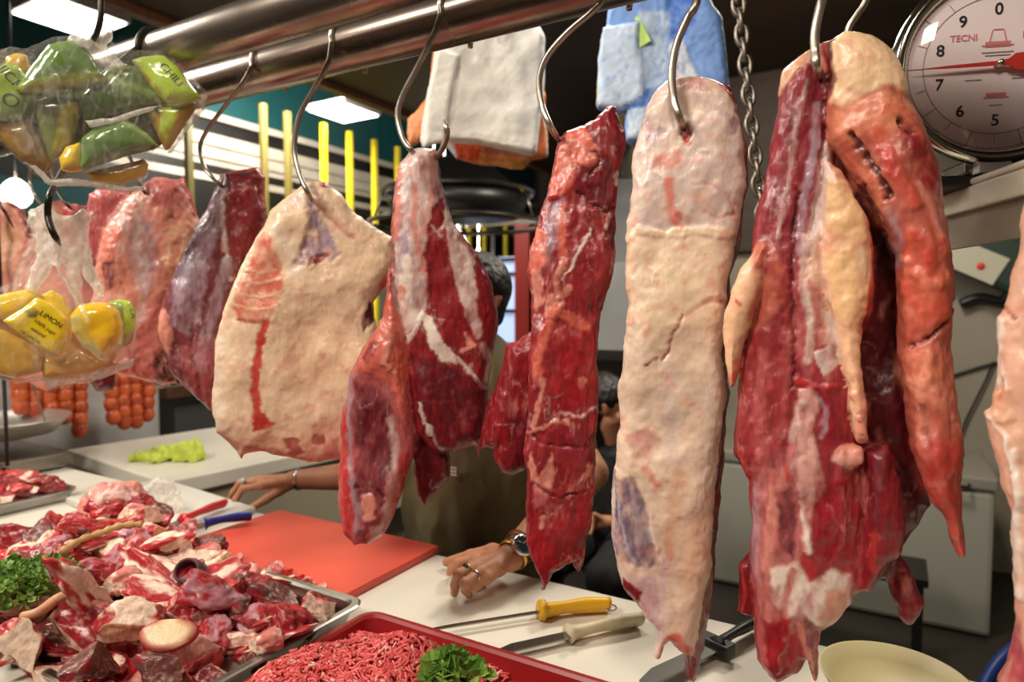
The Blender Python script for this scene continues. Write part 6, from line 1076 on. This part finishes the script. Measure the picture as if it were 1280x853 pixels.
for q in (-1, 1): cap_obj('shoe', [((-.95+q*.10, 1.48, .045), (-.95+q*.12, 1.33, .035), .045, .036), ((-.95+q*.10, 1.48, .045), (-.95+q*.10, 1.50, .07), .045, .04)], .006, .01, BLACK, t, 0, 0, 0, org)
# small pale print on the shirt
mb = MB()
c = PY(565, 585, 1.245)
for r_ in range(3):
    for k in range(2): mb.box((k*.009, 0, -r_*.008), (.0035, .0006, .0026), Matrix.Rotation(.2, 4, 'Y'))
o = mb.build('shirt_print', mat('pale_print', (206, 204, 190), .7), t, smooth=False); o.location = c-org
# watch, bracelets, rings
AX = (Vector(W_L)-Vector(E_L)).normalized(); wc = Vector(W_L)-AX*.014
def band(name, c, ax, r, w_, m, label=None, n=40, th=.0018, sq=1.0):
    q = ax.to_track_quat('Z', 'Y').to_matrix().to_4x4(); o = MB().lathe([(r, -w_), (r+th, -w_*.9), (r+th*1.1, 0), (r+th, w_*.9), (r, w_), (r-.0004, 0), (r, -w_)], n, q).build(name, m, t, smooth=True); o.location = c-org
    return o
GOLD = mat('gold', (214, 170, 90), .28, 1); SILV = mat('silver', (210, 208, 204), .22, 1); BEAD = mat('brown_cord', (120, 62, 34), .6)
band('watch_strap', wc, AX, .0285, .008, GOLD); band('bracelet', wc-AX*.018, AX, .0305, .0022, BEAD); band('bracelet', wc-AX*.026, AX, .0312, .002, BEAD)
vd = (Vector((0, 0, 1.5))-wc).normalized(); vd = (vd-AX*vd.dot(AX)+Vector((.12, 0, .1))).normalized(); q = vd.to_track_quat('Z', 'Y').to_matrix().to_4x4(); wcn = wc+vd*.0295-org
o = MB().lathe([(.001, .0), (.019, .0), (.0205, .002), (.0205, .007), (.018, .0095), (.0165, .0095)], 40, q).build('watch_case', SILV, t); o.location = wcn
o = MB().lathe([(.0170, .0092), (.001, .0092)], 40, q).build('watch_dial', mat('watch_dial_blue', (34, 42, 56), .25), t, smooth=False); o.location = wcn
mb = MB()
for k in range(12): a = k*math.pi/6; mb.box(q @ Vector((.014*math.cos(a), .014*math.sin(a), .0096)), (.0008, .0008, .0003))
for (a, l) in ((.6, .010), (2.4, .013)): p1 = q @ Vector((0, 0, .0098)); p2 = q @ Vector((l*math.cos(a), l*math.sin(a), .0098)); mb.tube([p1, p2], .0005, 5)
o = mb.build('watch_markers', SILV, t); o.location = wcn
def ringon(a, b, s, r, m, name='ring'): a, b = Vector(a), Vector(b); return band(name, a+(b-a)*s, (b-a).normalized(), r, .0022, m, th=.0014)
ringon(KL[1], PL[1], .5, .0098, GOLD); ringon(KL[2], PL[2], .35, .0098, SILV); ringon(KR[1], PR[1], .75, .0100, SILV)
g0 = Vector(KL[1])*.5+Vector(PL[1])*.5; o = MB().lathe([(.001, .014), (.004, .0135), (.0055, .0115), (.0055, .009)], 16, (Vector((.1, -.6, .8)).to_track_quat('Z', 'Y').to_matrix().to_4x4())).build('ring_stone', BKP, t); o.location = g0-org
g0 = Vector(KR[1])*.25+Vector(PR[1])*.75; o = MB().lathe([(.001, .017), (.006, .0165), (.008, .0125), (.007, .009)], 16, (Vector((.3, -.7, .6)).to_track_quat('Z', 'Y').to_matrix().to_4x4())).build('ring_stone', WHITEP, t); o.location = g0-org
AR = (Vector(W_R)-Vector(E_R)).normalized(); band('silver_bracelet', Vector(W_R)-AR*.012, AR, .0275, .004, SILV)
# seated person in dark clothes far behind
hx, hy, hz = PY(760, 512, 2.55); t = thing('person', 'seated person in dark clothes far behind, between the red strip and the pale cut', 'person', (hx, hy+.1, 0)); org = t.location
hp, hair, eyes, _ = head_parts((hx, hy, hz+.02), (.75, .3, -.35), (.2, 0, .95)); by = hy+.08
sL, sR = (hx+.18, by, hz-.20), (hx-.18, by, hz-.20); eL, eR = (hx+.24, by-.08, hz-.46), (hx-.24, by-.08, hz-.46); wL, wR = (hx+.06, by-.24, hz-.42), (hx-.05, by-.26, hz-.42)
body = hp+[((hx, by-.01, hz-.17), (hx, hy+.01, hz-.06), .055, .05), ((hx, by, hz-.3), (hx, by+.03, .5), .12, .12), (sL, sR, .05, .05), (sL, eL, .045, .04), (sR, eR, .045, .04), (eL, wL, .038, .026), (eR, wR, .038, .026)]
for q, w_ in ((-1, wR), (1, wL)):
    for j in range(4): body.append((w_, (w_[0]-q*.075, w_[1]-.02-.012*j, w_[2]+.012-.014*j), .02, .009))
    body.append((w_, (w_[0]-q*.03, w_[1]-.05, w_[2]+.04), .018, .010))
for q in (-1, 1): body += [((hx+q*.09, by+.03, .50), (hx+q*.13, by-.38, .50), .08, .058), ((hx+q*.13, by-.38, .50), (hx+q*.13, by-.34, .08), .055, .04)]
cap_obj('body', body, .007, .010, SKIN, t, org=org); cap_obj('hair', hair+[(tuple(Vector((hx-.05, hy, hz-.02))), tuple(Vector((hx-.05, hy+.03, hz-.16))), .06, .05)], .006, .02, HAIR, t, .003, 60, 3, org)
DK = mat('black_cloth', (26, 25, 27), .85, var=.2, vscale=8)
cap_obj('jacket', [((hx, by, hz-.26), (hx, by+.02, .52), .15, .17), (sL, sR, .075, .075), (sL, eL, .066, .06), (sR, eR, .066, .06), (eL, mid(eL, wL, .4), .056, .05), (eR, mid(eR, wR, .4), .056, .05)], .008, .03, DK, t, .010, 9, 7, org)
cap_obj('trousers', [a for q in (-1, 1) for a in (((hx+q*.09, by+.03, .52), (hx+q*.13, by-.40, .50), .10, .078), ((hx+q*.13, by-.40, .50), (hx+q*.13, by-.34, .10), .072, .06))], .010, .02, DK, t, .006, 10, 8, org)
for q in (-1, 1): cap_obj('shoe', [((hx+q*.13, by-.32, .045), (hx+q*.13, by-.48, .035), .045, .036)], .008, .01, BLACK, t, 0, 0, 0, org)
t = thing('stool', 'dark stool under the seated person in black', 'stool', (hx, by+.05, 0)); MB().lathe([(.001, .36), (.17, .36), (.18, .375), (.17, .395), (.001, .40)], 32).build('seat', WOOD, t)
for k in range(4): a = math.pi/4+k*math.pi/2; MB().tube([(.11*math.cos(a), .11*math.sin(a), .37), (.16*math.cos(a), .16*math.sin(a), 0)], .014, 10).build('leg', BLACK, t)
